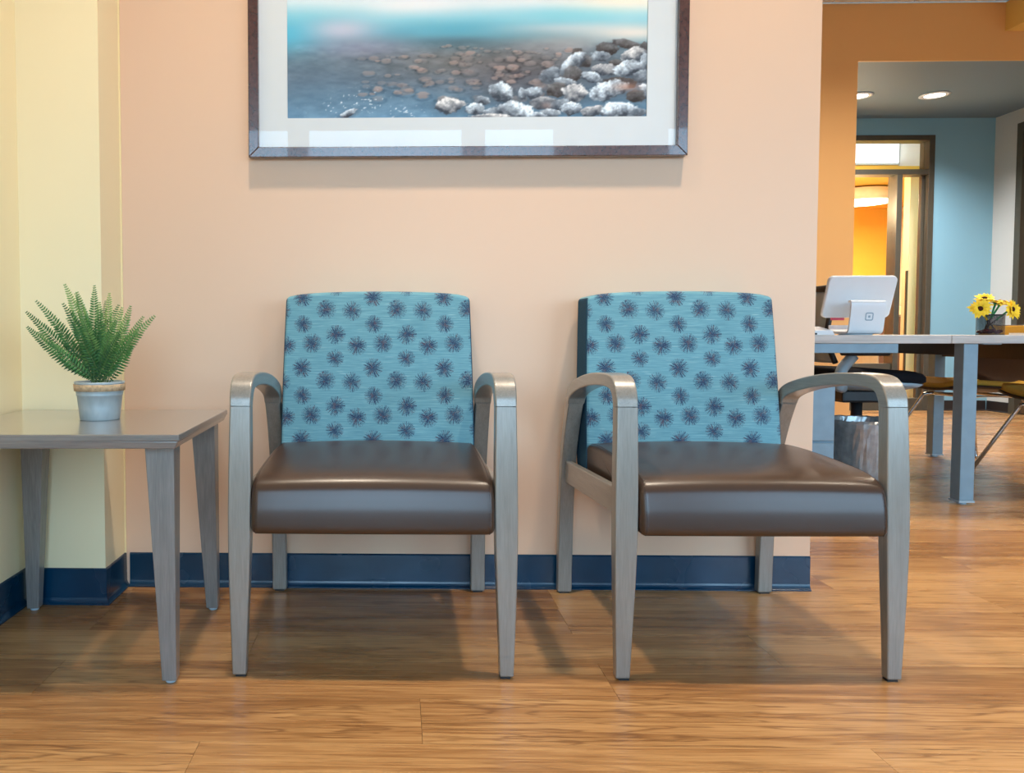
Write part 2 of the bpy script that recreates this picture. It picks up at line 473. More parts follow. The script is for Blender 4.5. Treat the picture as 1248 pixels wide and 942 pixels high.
M['marble'] = plain('dark_red_glass_pebble', srgb(88, 24, 34), 0.12, 0, 0.7)
M['paper'] = plain('white_paper', srgb(232, 230, 226), 0.8)
M['lamp_glow'] = emissive('lamp_glow', (1, 0.86, 0.66, 1), 9.0)
M['can_glow'] = emissive('downlight_glow', (1, 0.9, 0.78, 1), 6.0)

def weathered():
    m = NT('weathered_pale_wood')
    nz = m.noise(m.coords('Object', (3, 60, 60)), 1.0, 4, 0.6)
    st = m.noise(m.coords('Object', (5, 4, 8)), 1.0, 2)
    col = m.ramp(nz, [(0.3, srgb(178, 172, 166)), (0.55, srgb(204, 198, 192)), (0.75, srgb(216, 210, 202))])
    col = m.mix(m.ramp(st, [(0.55, (0, 0, 0, 1)), (0.72, (0.5, 0.5, 0.5, 1))]), col, srgb(146, 162, 174))
    m.set(col, 0.5, 0, 0.4); return m.m
M['weathered'] = weathered()

def mesh_metal():
    m = NT('black_wire_mesh')
    c = m.n('TexCoord'); sp = m.n('SeparateXYZ'); m.l(c.outputs['Object'], sp.inputs[0])
    an = m.math('ARCTAN2', sp.outputs[1], sp.outputs[0])
    a = m.math('GREATER_THAN', m.math('FRACT', m.math('MULTIPLY', an, 12.0)), 0.3)
    b = m.math('GREATER_THAN', m.math('FRACT', m.math('MULTIPLY', sp.outputs[2], 340.0)), 0.3)
    hole = m.math('MULTIPLY', a, b)
    tr = m.n('BsdfTransparent'); mx = m.n('MixShader')
    m.set(srgb(24, 24, 26), 0.45, 0.4)
    m.l(hole, mx.inputs[0]); m.l(m.b.outputs[0], mx.inputs[1]); m.l(tr.outputs[0], mx.inputs[2]); m.l(mx.outputs[0], m.out.inputs[0])
    return m.m
M['wire'] = mesh_metal()

# ------------------------------------------------------------------ setting: floor
WY = 2.33          # face of the peach wall
LX = -1.03         # face of the left wall
CEIL = 3.27
FX0, FX1, FY0, FY1 = LX - 1.6, 8.2, -2.2, 11.0
PX0, PX1 = LX, 5.07
ROW = 0.181; PY0 = 1.429 - ROW; NROW = 24; PY1 = PY0 + ROW * NROW
TH = 0.006
bm = B(); box(bm, FX0, FX1, FY0, FY1, -0.08, -TH)
box(bm, FX0, FX1, FY0, PY0, -TH, 0); box(bm, FX0, FX1, PY1, FY1, -TH, 0)
box(bm, FX0, PX0, PY0, PY1, -TH, 0); box(bm, PX1, FX1, PY0, PY1, -TH, 0)
floor = struct('floor', bm, M['floor'])
PLEN = 1.22
plank_mesh = {}
def plank(x0, x1, y0):
    g = 0.0007
    L = round(x1 - x0, 3)
    if L not in plank_mesh:
        b = B(); h = L / 2 - g / 2; d = ROW / 2 - g / 2; c = 0.0010
        hexa(b, [(-h, -d, 0), (h, -d, 0), (h, d, 0), (-h, d, 0)], [(-h, -d, TH - c), (h, -d, TH - c), (h, d, TH - c), (-h, d, TH - c)])
        f = [q for q in b.faces if all(abs(v.co.z - (TH - c)) < 1e-6 for v in q.verts)][0]
        r = bmesh.ops.inset_region(b, faces=[f], thickness=c, depth=0)
        for v in f.verts: v.co.z = TH
        me = bpy.data.meshes.new('plank'); b.to_mesh(me); b.free(); me.materials.append(M['plank']); plank_mesh[L] = me
    o = bpy.data.objects.new('plank', plank_mesh[L]); COL.objects.link(o)
    o.parent = floor; o.location = ((x0 + x1) / 2, y0 + ROW / 2, -TH)
starts = {0: -0.36, 1: 0.05, 2: 0.46, 3: 0.876, 4: 0.443}
for k in range(NROW):
    s = starts.get(k, random.uniform(0, PLEN))
    x = s
    while x > PX0: x -= PLEN
    while x < PX1 - 1e-4:
        a, b2 = max(x, PX0), min(x + PLEN, PX1)
        if b2 - a > 0.02: plank(a, b2, PY0 + k * ROW)
        x += PLEN

# ------------------------------------------------------------------ setting: walls
def wall(name, x0, x1, y0, y1, z0, z1, mat):
    return struct(name, box(B(), x0, x1, y0, y1, z0, z1), mat)
COLX, COLY = -0.805, 2.168
wall('wall_back', LX - 0.12, 1.212, WY, WY + 0.13, 0, CEIL, M['peach'])
wall('wall_left', LX - 0.12, LX, -1.00, WY, 0, CEIL, M['yellow'])
wall('wall_corner', LX, COLX, COLY, WY, 0, CEIL, M['yellow'])          # boxed-out column in the corner
struct('trim_1', box(B(), COLX, COLX + 0.004, WY - 0.004, WY, 0.10, CEIL), M['cream'])
# room behind the camera
wall('wall_return', FX0, LX - 0.12, -1.00, -0.88, 0, CEIL, M['yellow'])
wall('wall_side', FX0 - 0.12, FX0, WIN_Y, -0.88, 0, CEIL, M['yellow'])
wall('wall_right', FX1, FX1 + 0.12, WIN_Y, 7.9, 0, CEIL, M['greywall'])
wall('wall_rear_left', LX - 0.12, LX, WY + 0.13, 6.26, 0, CEIL, M['cream'])
# window wall behind the camera
bm = B(); t0, t1 = WIN_Y - 0.16, WIN_Y
box(bm, FX0 - 0.12, FX1 + 0.12, t0, t1, WIN_TOP, CEIL); box(bm, FX0 - 0.12, FX1 + 0.12, t0, t1, 0, WIN_SILL)
xs = [FX0 - 0.12] + [v for wd in WINDOWS for v in wd] + [FX1 + 0.12]
for a, b2 in zip(xs[0::2], xs[1::2]): box(bm, a, b2, t0, t1, WIN_SILL, WIN_TOP)
struct('wall_front', bm, paint('grey_room_paint', srgb(150, 148, 144)))
for i, (a, b2) in enumerate(WINDOWS):
    fr = B(); k = 0.035; y0, y1 = WIN_Y - 0.09, WIN_Y - 0.03
    box(fr, a, b2, y0, y1, WIN_SILL, WIN_SILL + k); box(fr, a, b2, y0, y1, WIN_TOP - k, WIN_TOP)
    box(fr, a, a + k, y0, y1, WIN_SILL + k, WIN_TOP - k); box(fr, b2 - k, b2, y0, y1, WIN_SILL + k, WIN_TOP - k)
    fo = struct('window_%d' % (i + 1), fr, M['alu'])
    obj('pane', box(B(), a + k, b2 - k, WIN_Y - 0.065, WIN_Y - 0.055, WIN_SILL + k, WIN_TOP - k), M['glass'], fo)

# far orange wall with wide opening, header and yellow beam
OY = 6.26; OX = 3.535; OH = 2.835
bm = B(); box(bm, LX, OX, OY, OY + 0.015, 0, CEIL); box(bm, OX, FX1, OY, OY + 0.015, OH, CEIL)
box(bm, 7.6, FX1, OY, OY + 0.14, 0, OH)
struct('wall_far', bm, M['orange'])
struct('trim_2', box(B(), 4.636, 5.6, 3.2, OY, 3.053, CEIL), paint('beam_yellow_paint', srgb(238, 206, 120)))
# niche beyond it
BY = 7.9; NX = 5.79
SF = (3.75, 5.215, 2.672)     # storefront: left, right, top
bm = B(); box(bm, OX - 0.6, SF[0], BY, BY + 0.14, 0, OH); box(bm, SF[1], NX + 0.14, BY, BY + 0.14, 0, OH); box(bm, SF[0], SF[1], BY, BY + 0.14, SF[2], OH)
struct('wall_niche_back', bm, M['blue'])
bm = B(); box(bm, NX, NX + 0.14, 7.60, BY, 0, OH); box(bm, NX, NX + 0.14, OY + 0.14, 7.60, 2.70, OH); box(bm, NX, NX + 0.14, OY + 0.14, 6.62, 0, 2.70)
struct('wall_niche_right', bm, M['greywall'])
wall('wall_niche_left', OX - 0.6, OX - 0.46, OY + 0.015, BY, 0, OH, M['blue'])
nc = wall('ceiling_niche', OX - 0.46, FX1, OY + 0.015, BY, OH, OH + 0.08, M['greyceil'])
nc.name = 'ceiling_niche'
# door in the grey wall of the niche
bm = B(); box(bm, NX - 0.02, NX + 0.12, 7.53, 7.60, 0, 2.70); box(bm, NX - 0.02, NX + 0.12, 6.62, 6.69, 0, 2.70); box(bm, NX - 0.02, NX + 0.12, 6.69, 7.53, 2.62, 2.70)
d2 = struct('door_2', bm, M['bronze'])
obj('door_leaf', box(B(), NX + 0.04, NX + 0.085, 6.69, 7.53, 0.01, 2.62), plain('dark_door_leaf', srgb(96, 72, 50), 0.45), d2, bevel=0.003)
hb = B(); tube(hb, [(NX + 0.04, 7.45, 1.0), (NX - 0.01, 7.45, 1.0), (NX - 0.01, 7.34, 1.0)], 0.009, 8)
obj('door_handle', hb, M['chrome'], d2, smooth=True)

# ceiling with tiles
ceil = struct('ceiling', box(B(), FX0 - 0.12, FX1 + 0.12, WIN_Y - 0.16, OY + 0.14, CEIL + 0.012, CEIL + 0.10), M['tgrid'])
tm = bpy.data.meshes.new('ceiling_tile'); b = B(); box(b, -0.296, 0.296, -0.296, 0.296, 0, 0.012); b.to_mesh(tm); b.free(); tm.materials.append(M['tile'])
big = B()
tx0 = 3.32 - 0.61 * 9
for i in range(18):
    for j in range(14):
        cx = tx0 + 0.61 * i + 0.305; cy = OY - 0.32 - 0.61 * j
        if cx + .3 > FX1 or cx - .3 < FX0 or cy - .3 < WIN_Y: continue
        if WY - .3 < cy < WY + .43 and cx < 1.5: continue
        if cx - .3 < LX and cy > -1.3: continue
        if 4.3 < cx < 5.9 and cy > 2.9: continue
        if j < 5 and cx > 1.2:
            o = bpy.data.objects.new('ceiling_tile', tm); COL.objects.link(o); o.parent = ceil; o.location = (cx, cy, CEIL)
        else: box(big, cx - .296, cx + .296, cy - .296, cy + .296, CEIL, CEIL + 0.012)
bo = obj('ceiling_tile_field', big, M['tile'], ceil); bo['kind'] = 'stuff'

# cove baseboards: swept profile with a toe
def cove(name, pts, inward, mat=M['cove']):
    """pts: polyline of wall-face points in (x,y); inward: unit normals per segment pointing into the room"""
    prof = [(0.0, 0.0), (0.014, 0.0), (0.014, 0.003), (0.0115, 0.0045), (0.0085, 0.008), (0.0062, 0.0125), (0.0048, 0.018), (0.004, 0.096), (0.002, 0.0995), (0.0, 0.10)]
    bm = B(); rows = []
    for i, p in enumerate(pts):
        ns = []
        if i > 0: ns.append(Vector(inward[i - 1]))
        if i < len(pts) - 1: ns.append(Vector(inward[i]))
        off = ns[0].copy() if len(ns) == 1 else (ns[0] + ns[1])
        rows.append([bm.verts.new((p[0] + off.x * d, p[1] + off.y * d, z + 0.0005)) for d, z in prof])
    for a, b in zip(rows, rows[1:]):
        for k in range(len(prof)): bm.faces.new((a[k], a[(k + 1) % len(prof)], b[(k + 1) % len(prof)], b[k]))
    bm.faces.new(rows[0]); bm.faces.new(rows[-1][::-1])
    return struct(name, bm, mat)
cove('baseboard_back', [(COLX + 0.0145, WY), (1.212, WY)], [(0, -1)])
cove('baseboard_corner', [(LX + 0.0145, COLY), (COLX, COLY), (COLX, WY)], [(0, -1), (1, 0)])
cove('baseboard_left', [(LX, -0.98), (LX, COLY)], [(1, 0)])
dkcove = plain('brown_base', srgb(40, 30, 26), 0.45)
cove('baseboard_niche_back', [(SF[1] + 0.002, BY), (NX - 0.0145, BY)], [(0, -1)], dkcove)
cove('baseboard_niche_right', [(NX, BY), (NX, 7.605)], [(-1, 0)], dkcove)
cove('baseboard_far', [(1.5, OY), (OX, OY)], [(0, -1)], M['cream'])

# glazed storefront in the blue wall
sf = struct('door_1', box(B(), SF[1] - 0.055, SF[1], BY - 0.012, BY + 0.135, 0, SF[2]), M['bronze'], bevel=0.003)
def sfp(name, x0, x1, y0, y1, z0, z1, m=M['bronze']): return obj(name, box(B(), x0, x1, y0, y1, z0, z1), m, sf, bevel=0.003 if m is M['bronze'] else 0)
sfp('jamb', SF[0], SF[0] + 0.055, BY - 0.012, BY + 0.135, 0, SF[2])
sfp('head_rail', SF[0] + 0.055, SF[1] - 0.055, BY - 0.012, BY + 0.135, SF[2] - 0.05, SF[2])
sfp('transom_bar', SF[0] + 0.055, SF[1] - 0.055, BY - 0.012, BY + 0.135, 2.295, 2.345)
sfp('mullion', 4.86, 4.912, BY - 0.012, BY + 0.135, 0.12, 2.295)
sfp('sill_rail', SF[0] + 0.055, SF[1] - 0.055, BY - 0.012, BY + 0.135, 0, 0.12)
sfp('mid_rail', SF[0] + 0.055, 4.86, BY + 0.02, BY + 0.1, 0.40, 0.46)
sfp('pane', 4.912, SF[1] - 0.055, BY + 0.06, BY + 0.068, 0.12, 2.295, M['glass'])
sfp('pane', SF[0] + 0.055, 4.86, BY + 0.06, BY + 0.068, 0.46, 2.295, M['glass'])
sfp('pane', SF[0] + 0.055, 4.86, BY + 0.06, BY + 0.068, 0.12, 0.40, M['glass'])
sfp('pane', SF[0] + 0.055, SF[1] - 0.055, BY + 0.06, BY + 0.068, 2.345, SF[2] - 0.05, M['glass'])
sfp('glazing_bead', SF[1] - 0.085, SF[1] - 0.055, BY + 0.045, BY + 0.085, 0.12, 2.295)

# office behind the glass
EY = 10.7; EX = 6.60; AZ = 2.40
wall('wall_office_back', 2.9, EX + 0.12, EY, EY + 0.12, 0, 3.6, M['amber'])
wall('wall_office_right', EX, EX + 0.12, BY + 0.14, EY, 0, 3.6, M['white'])
wall('wall_office_left', 2.78, 2.9, BY + 0.14, EY, 0, 3.6, M['amber'])
wall('ceiling_office', 2.9, EX, 8.25, EY, AZ, AZ + 0.05, M['amber'])
wall('ceiling_office_upper', 2.78, EX + 0.12, BY + 0.14, EY + 0.12, 3.6, 3.7, M['white'])
wall('wall_office_partition', 5.26, 5.40, 8.32, 8.42, 0, AZ, M['cream'])
struct('trim_3', box(B(), 5.245, 5.26, 8.32, 8.34, 0, 1.40), M['bronze'])
wf = struct('window_7', box(B(), 3.2, 6.595, EY - 0.03, EY, 2.965, 3.26), M['white'])
obj('pane', box(B(), 3.24, 6.58, EY - 0.036, EY - 0.03, 2.99, 3.235), emissive('clerestory_daylight', (0.95, 0.98, 1.0, 1), 1.5), wf)

# ------------------------------------------------------------------ ceiling downlights (modelled fittings with their lamps, some added as wall wash)
def downlight(x, y, z, power, label, r=0.085, cone=R(84), group=None, col=WARM, soft=0.07):
    t = thing('downlight', label, 'ceiling light', (x, y, z), 0, group)
    rb = B(); lathe(rb, [(r * 0.82, 0.0), (r * 1.18, -0.002), (r * 1.2, -0.006), (r * 0.80, -0.009), (r * 0.82, 0.0)], 28, cap0=False, cap1=False)
    obj('trim_ring', rb, M['white_plastic'], t, smooth=True)
    lb = B(); lathe(lb, [(0.001, -0.0045), (r * 0.8, -0.0045)], 28, cap0=False, cap1=False)
    obj('lens', lb, M['can_glow'], t)
    if power:
        L = add_light('downlight_lamp', 'SPOT', (0, 0, -0.03), power, col, soft, cone=cone, blend=0.85)
        L.parent = t
    return t
P = 180
downlight(1.00, 1.62, CEIL, P, 'white recessed ceiling downlight above the right armchair')
downlight(-0.30, 1.62, CEIL, P * 0.9, 'white recessed ceiling downlight above the left armchair')
downlight(2.60, 1.62, CEIL, P * 0.8, 'white recessed ceiling downlight right of the armchairs')
downlight(2.60, 4.30, CEIL, P * 1.0, 'white recessed ceiling downlight above the office desk')
downlight(3.60, 3.10, CEIL, P * 0.7, 'white recessed ceiling downlight above the right end of desk')
downlight(2.60, 4.95, CEIL, P * 0.6, 'added unseen downlight washing the orange wall', cone=R(150))  # out of view, added to wash the orange wall
downlight(4.15, 4.5, CEIL, P * 1.1, 'added unseen downlight brightening the orange header beside the yellow beam', cone=R(155))  # out of view, added to lift the upper orange wall and header
downlight(4.70, 7.14, OH, 190, 'round recessed downlight in the middle of the grey niche ceiling', r=0.10, cone=R(140), col=(0.92, 0.96, 1.0))
downlight(4.045, 7.15, OH, 190, 'round recessed downlight half hidden behind the orange wall edge', r=0.10, cone=R(140), col=(0.92, 0.96, 1.0))

# drum lamp in the office
t = thing('drum_lamp', 'cream drum ceiling lamp glowing in the amber office', 'lamp', (5.33, 9.3, AZ))
b = B(); lathe(b, [(0.33, -0.02), (0.335, -0.02), (0.335, -0.145), (0.33, -0.15), (0.325, -0.145), (0.325, -0.02)], 40, cap0=False, cap1=False)
obj('lamp_shade', b, plain('lamp_shade_fabric', srgb(244, 226, 190), 0.8), t, smooth=True)
b = B(); lathe(b, [(0.001, -0.15), (0.322, -0.146)], 40, cap0=False, cap1=False); obj('diffuser', b, M['lamp_glow'], t)
b = B(); lathe(b, [(0.09, 0), (0.09, -0.03), (0.33, -0.025), (0.33, -0.02)], 32); obj('canopy', b, M['white_plastic'], t)
L = add_light('drum_lamp_light', 'AREA', (0, 0, -0.165), 70, (1, 0.82, 0.55), 0.6); L.parent = t
# unseen fill light added behind the storefront to brighten the cream partition
add_light('office_fill_light', 'POINT', (4.5, 8.15, 2.0), 45, (1, 0.84, 0.58), 0.15)

# ------------------------------------------------------------------ armchairs
def lerp_path(pts, z):
    for (y0, z0), (y1, z1) in zip(pts, pts[1:]):
        if (z0 - z) * (z1 - z) <= 0: return y0 + (y1 - y0) * (z - z0) / (z1 - z0 + 1e-9)
    return pts[-1][0]

def make_armchair(x, label):
    t = thing('armchair', label, 'chair', (x, 0, 0), 0, 'armchairs against the peach wall')
    # local frame: y measured in room depth (root sits at y=2.0)
    t.location = (x, 2.0, 0)
    dy = -2.0
    for sgn in (-1, 1):
        xc = 0.289 * sgn
        inn = -sgn  # towards the seat
        def ww(outer, inner): return (-outer, inner) if sgn < 0 else (-inner, outer)
        # front leg: tapered, nearly straight
        zz = [0.004, 0.10, 0.20, 0.30, 0.36, 0.45, 0.53, 0.592]
        yo = [1.717, 1.7165, 1.7165, 1.7175, 1.719, 1.722, 1.7255, 1.7290]
        ou = [0.0185, 0.021, 0.0235, 0.025, 0.025, 0.024, 0.0225, 0.0215]
        iw = [0.0125, 0.016, 0.0205, 0.024, 0.025, 0.025, 0.0245, 0.024]
        th = [0.024, 0.027, 0.031, 0.034, 0.035, 0.035, 0.0345, 0.034]
        b = B(); sweep_rect(b, [(a + dy, z) for a, z in zip(yo, zz)], xc, [ww(o, i) for o, i in zip(ou, iw)], th, True, False)
        fl = obj('front_leg', b, M['chair_wood'], t, bevel=0.004, seg=3, smooth=True)
        b = B(); box(b, xc - 0.011, xc + 0.011, 1.708 + dy, 1.726 + dy, 0, 0.004); obj('foot_pad', b, M['black'], fl)
        # arm: bent from the front leg over to the rear leg
        path = smooth_path([(0, 1.7290, 0.592), (0, 1.7325, 0.611), (0, 1.745, 0.631), (0, 1.770, 0.6435), (0, 1.83, 0.6465), (0, 1.93, 0.6415), (0, 2.03, 0.629), (0, 2.12, 0.610), (0, 2.168, 0.592), (0, 2.188, 0.570)], 5)
        n = len(path); tt = [i / (n - 1) for i in range(n)]
        b = B()
        sweep_rect(b, [(p.y + dy, p.z) for p in path], xc,
                   [ww(0.0215 + 0.002 * math.sin(math.pi * q), 0.024 + 0.002 * math.sin(math.pi * q)) for q in tt],
                   [0.034 - 0.004 * math.sin(math.pi * q) for q in tt], False, False)
        obj('arm', b, M['arm_wood'], t, bevel=0.004, seg=3, smooth=True, angle=40)
        # rear leg: raked back, slight bow
        path = smooth_path([(0, 2.3005, 0.004), (0, 2.297, 0.12), (0, 2.287, 0.26), (0, 2.262, 0.40), (0, 2.225, 0.50), (0, 2.188, 0.570)], 4)
        n = len(path)
        b = B(); sweep_rect(b, [(p.y + dy, p.z) for p in path], xc, [ww(0.020, 0.021)] * n, [0.026 + 0.012 * i / (n - 1) for i in range(n)], True, False)
        rl = obj('rear_leg', b, M['chair_wood'], t, bevel=0.004, seg=3, smooth=True)
        b = B(); box(b, xc - 0.014, xc + 0.014, 2.291 + dy, 2.309 + dy, 0, 0.004); obj('foot_pad', b, M['black'], rl)
        # side rail
        b = B()
        x0, x1 = xc - 0.009, xc + 0.009
        hexa(b, [(x0, 1.737 + dy, 0.352), (x1, 1.737 + dy, 0.352), (x1, 2.262 + dy, 0.330), (x0, 2.262 + dy, 0.330)],
             [(x0, 1.737 + dy, 0.412), (x1, 1.737 + dy, 0.412), (x1, 2.256 + dy, 0.392), (x0, 2.256 + dy, 0.392)])
        obj('side_rail', b, M['arm_wood'], t, bevel=0.003, seg=2)
    # seat cushion
    top = smooth_path([(0, 2.165, 0.40), (0, 2.160, 0.446), (0, 2.12, 0.457), (0, 2.02, 0.459), (0, 1.90, 0.455), (0, 1.80, 0.449), (0, 1.742, 0.441), (0, 1.714, 0.4305), (0, 1.7005, 0.416), (0, 1.6945, 0.400), (0, 1.691, 0.385), (0, 1.6883, 0.370), (0, 1.6868, 0.350), (0, 1.6870, 0.333), (0, 1.691, 0.322), (0, 1.70, 0.3185)], 6)
    bot = [Vector((0, 1.70 + 0.445 * i / 8, 0.3185 + 0.002 * i / 8)) for i in range(1, 9)] + [Vector((0, 2.160, 0.34))]
    prof = [(p.y + dy, p.z) for p in top + bot]
    N = len(prof); cy = sum(p[0] for p in prof) / N; cz = 0.39
    HW = 0.263
    st = [(-HW, 0.016), (-HW + 0.0015, 0.009), (-HW + 0.005, 0.004), (-HW + 0.011, 0.0005), (-HW + 0.018, 0.0)]
    mid = [-0.2, -0.12, -0.04, 0.04, 0.12, 0.2]
    stations = st + [(m_, 0.0) for m_ in mid] + [(-a, d) for a, d in st[::-1]]
    # inward offset along profile normals
    nrm = []
    for i in range(N):
        a, c = prof[i - 1], prof[(i + 1) % N]
        tx, tz = c[0] - a[0], c[1] - a[1]; l = math.hypot(tx, tz) or 1
        nrm.append((-tz / l, tx / l))
    area = sum(prof[i - 1][0] * prof[i][1] - prof[i][0] * prof[i - 1][1] for i in range(N))
    sg = 1 if area > 0 else -1     # ccw -> left normal points inward
    b = B(); rings = []
    for xs_, d in stations:
        cr = 0.008 * (1 - (xs_ / HW) ** 2)
        ring = []
        for (py, pz), (ny, nz_) in zip(prof, nrm):
            wtop = max(0, min(1, (pz - 0.36) / 0.09))
            wf = max(0, min(1, (1.74 + dy - py) / 0.06))
            ring.append(b.verts.new((xs_, py + sg * ny * d - 0.003 * wf * (1 - (xs_ / HW) ** 2), pz + sg * nz_ * d + cr * wtop)))
        rings.append(ring)
    for a, c in zip(rings, rings[1:]):
        for k in range(N): b.faces.new((a[k], a[(k + 1) % N], c[(k + 1) % N], c[k]))
    b.faces.new(rings[0]); b.faces.new(rings[-1][::-1])
    seat = obj('seat', b, M['vinyl'], t, smooth=True)
    # stitched seams near both ends of the seat
    for sgn in (-1, 1):
        b = B(); path = [p for p in top[4:-2]]
        xs_ = sgn * (HW - 0.0115)
        pts = [Vector((xs_, p.y + dy, p.z)) for p in path]
        cum = [0]
        for a, c in zip(pts, pts[1:]): cum.append(cum[-1] + (c - a).length)
        def at(s):
            for i in range(len(pts) - 1):
                if cum[i + 1] >= s: return pts[i].lerp(pts[i + 1], (s - cum[i]) / (cum[i + 1] - cum[i] + 1e-9))
            return pts[-1]
        s = 0.0
        while s < cum[-1] - 0.005:
            tube(b, [at(s), at(s + 0.0042)], 0.0008, 4); s += 0.0066
        obj('stitching', b, M['thread'], seat)
    # backrest: upholstered slab, raked, with crowned top
    def half(z): return 0.2645 - 0.011 * max(0, (z - 0.45) / 0.42) ** 1.5
    NXs, NZs = 16, 16
    b = B(); zb, zt = 0.375, 0.852
    def yf(z): return 2.150 + 0.055 * ((z - 0.40) / 0.45)
    def yr(z): return 2.268 + 0.048 * ((z - 0.40) / 0.45)
    front = []; rear = []
    def rows(face):
        g = []
        for j in range(NZs + 1):
            row = []; v = j / NZs
            for i in range(NXs + 1):
                u = -1 + 2 * i / NXs
                crown = 0.009 * (1 - abs(u) ** 2.2) + 0.007 * (1 - abs(u) ** 10)
                z = zb + (zt + crown - zb) * v
                hw = half(z)
                bulge = 0.010 * (1 - u * u) * (1 - (2 * v - 1) ** 4)
                y = (yf(z) - bulge) if face == 0 else yr(z)
                row.append(b.verts.new((u * hw, y + dy, z)))
            g.append(row)
        return g
    F = rows(0); K = rows(1)
    for j in range(NZs):
        for i in range(NXs):
            b.faces.new((F[j][i], F[j][i + 1], F[j + 1][i + 1], F[j + 1][i])); b.faces.new((K[j][i + 1], K[j][i], K[j + 1][i], K[j + 1][i + 1]))
    for i in range(NXs):
        b.faces.new((F[0][i + 1], F[0][i], K[0][i], K[0][i + 1])); b.faces.new((F[NZs][i], F[NZs][i + 1], K[NZs][i + 1], K[NZs][i]))
    for j in range(NZs):
        b.faces.new((F[j][0], F[j + 1][0], K[j + 1][0], K[j][0])); b.faces.new((F[j + 1][NXs], F[j][NXs], K[j][NXs], K[j + 1][NXs]))
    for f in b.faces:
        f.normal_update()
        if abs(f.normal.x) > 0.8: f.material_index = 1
    obj('backrest', b, [M['fabric'], M['shaded_side_fabric']], t, smooth=True, bevel=0.011, seg=4, angle=50)
    # crossbar under the seat joining the rear legs
    b = B(); box(b, -0.268, 0.268, 2.205 + dy, 2.232 + dy, 0.335, 0.372)
    obj('crossbar', b, M['arm_wood'], t, bevel=0.003)
    return t
c1 = make_armchair(-0.050, 'left armchair, teal dandelion fabric back and bronze vinyl seat, beside the side table')
c2 = copy_tree(c1, (0.781, 2.0, 0), R(0.6), 'right armchair, teal dandelion fabric back and bronze vinyl seat, nearest the office desk')

# ------------------------------------------------------------------ side table and fern
t = thing('side_table', 'low grey stained wood side table with tapered legs in the yellow corner', 'table', (-0.7336, 1.886, 0), R(1.6))
TZ = 0.543; hx, hy = 0.28, 0.2725
b = B()
hexa(b, [(-hx + .012, -hy + .004, TZ - 0.030), (hx - .010, -hy + .004, TZ - 0.030), (hx - .010, hy - .004, TZ - 0.030), (-hx + .012, hy - .004, TZ - 0.030)],
     [(-hx, -hy, TZ - 0.014), (hx - 0.002, -hy, TZ - 0.014), (hx - 0.002, hy, TZ - 0.014), (-hx, hy, TZ - 0.014)])
box(b, -hx, hx, -hy, hy, TZ - 0.014, TZ)
bmesh.ops.remove_doubles(b, verts=b.verts, dist=0.0001)
obj('table_top', b, M['table_top_wood'], t, bevel=0.0025, seg=2, angle=25)
for sx_ in (-1, 1):
    for sy_ in (-1, 1):
        xo = sx_ * 0.258; yo = (-hy + 0.045) if sy_ < 0 else (hy - 0.016)
        def corner(wd, z, wy):
            xa, xb = sorted((xo, xo - sx_ * wd)); ya, yb = sorted((yo, yo - sy_ * wy))
            return [(xa, ya, z), (xb, ya, z), (xb, yb, z), (xa, yb, z)]
        b = B(); hexa(b, corner(0.031, 0.007, 0.031), corner(0.062, TZ - 0.030, 0.056))
        lg = obj('leg', b, M['table_leg_wood'], t, bevel=0.002, seg=2)
        b = B(); lathe(b, [(0.010, 0), (0.0115, 0.002), (0.0115, 0.007)], 16, xo - sx_ * 0.0155, yo - sy_ * 0.0155); obj('glide', b, M['blue_grey'], lg, smooth=False)

fern = thing('potted_fern', 'small green fern in a galvanised pot on the side table', 'plant', (-0.719, 1.915, TZ))
b = B()
lathe(b, [(0.0, 0.0), (0.045, 0.0), (0.0465, 0.002), (0.0495, 0.030), (0.0525, 0.058), (0.0535, 0.0585), (0.0545, 0.062), (0.0538, 0.0645), (0.0552, 0.067), (0.0582, 0.088), (0.0592, 0.0905), (0.0582, 0.0925), (0.0562, 0.0905), (0.052, 0.070), (0.0, 0.069)], 40, cap0=False, cap1=False)
bmesh.ops.remove_doubles(b, verts=b.verts, dist=1e-5)
pot = obj('pot', b, M['zinc'], fern, smooth=True)
b = B(); lathe(b, [(0.0575, 0.0705), (0.0590, 0.0705), (0.0605, 0.0862), (0.0588, 0.0865)], 40, cap0=False, cap1=False); obj('jute_band', b, M['jute'], pot, smooth=True)
b = B(); lathe(b, [(0.0, 0.076), (0.0530, 0.0735)], 24, cap0=False, cap1=False); bmesh.ops.remove_doubles(b, verts=b.verts, dist=1e-5); obj('soil', b, M['soil'], fern)
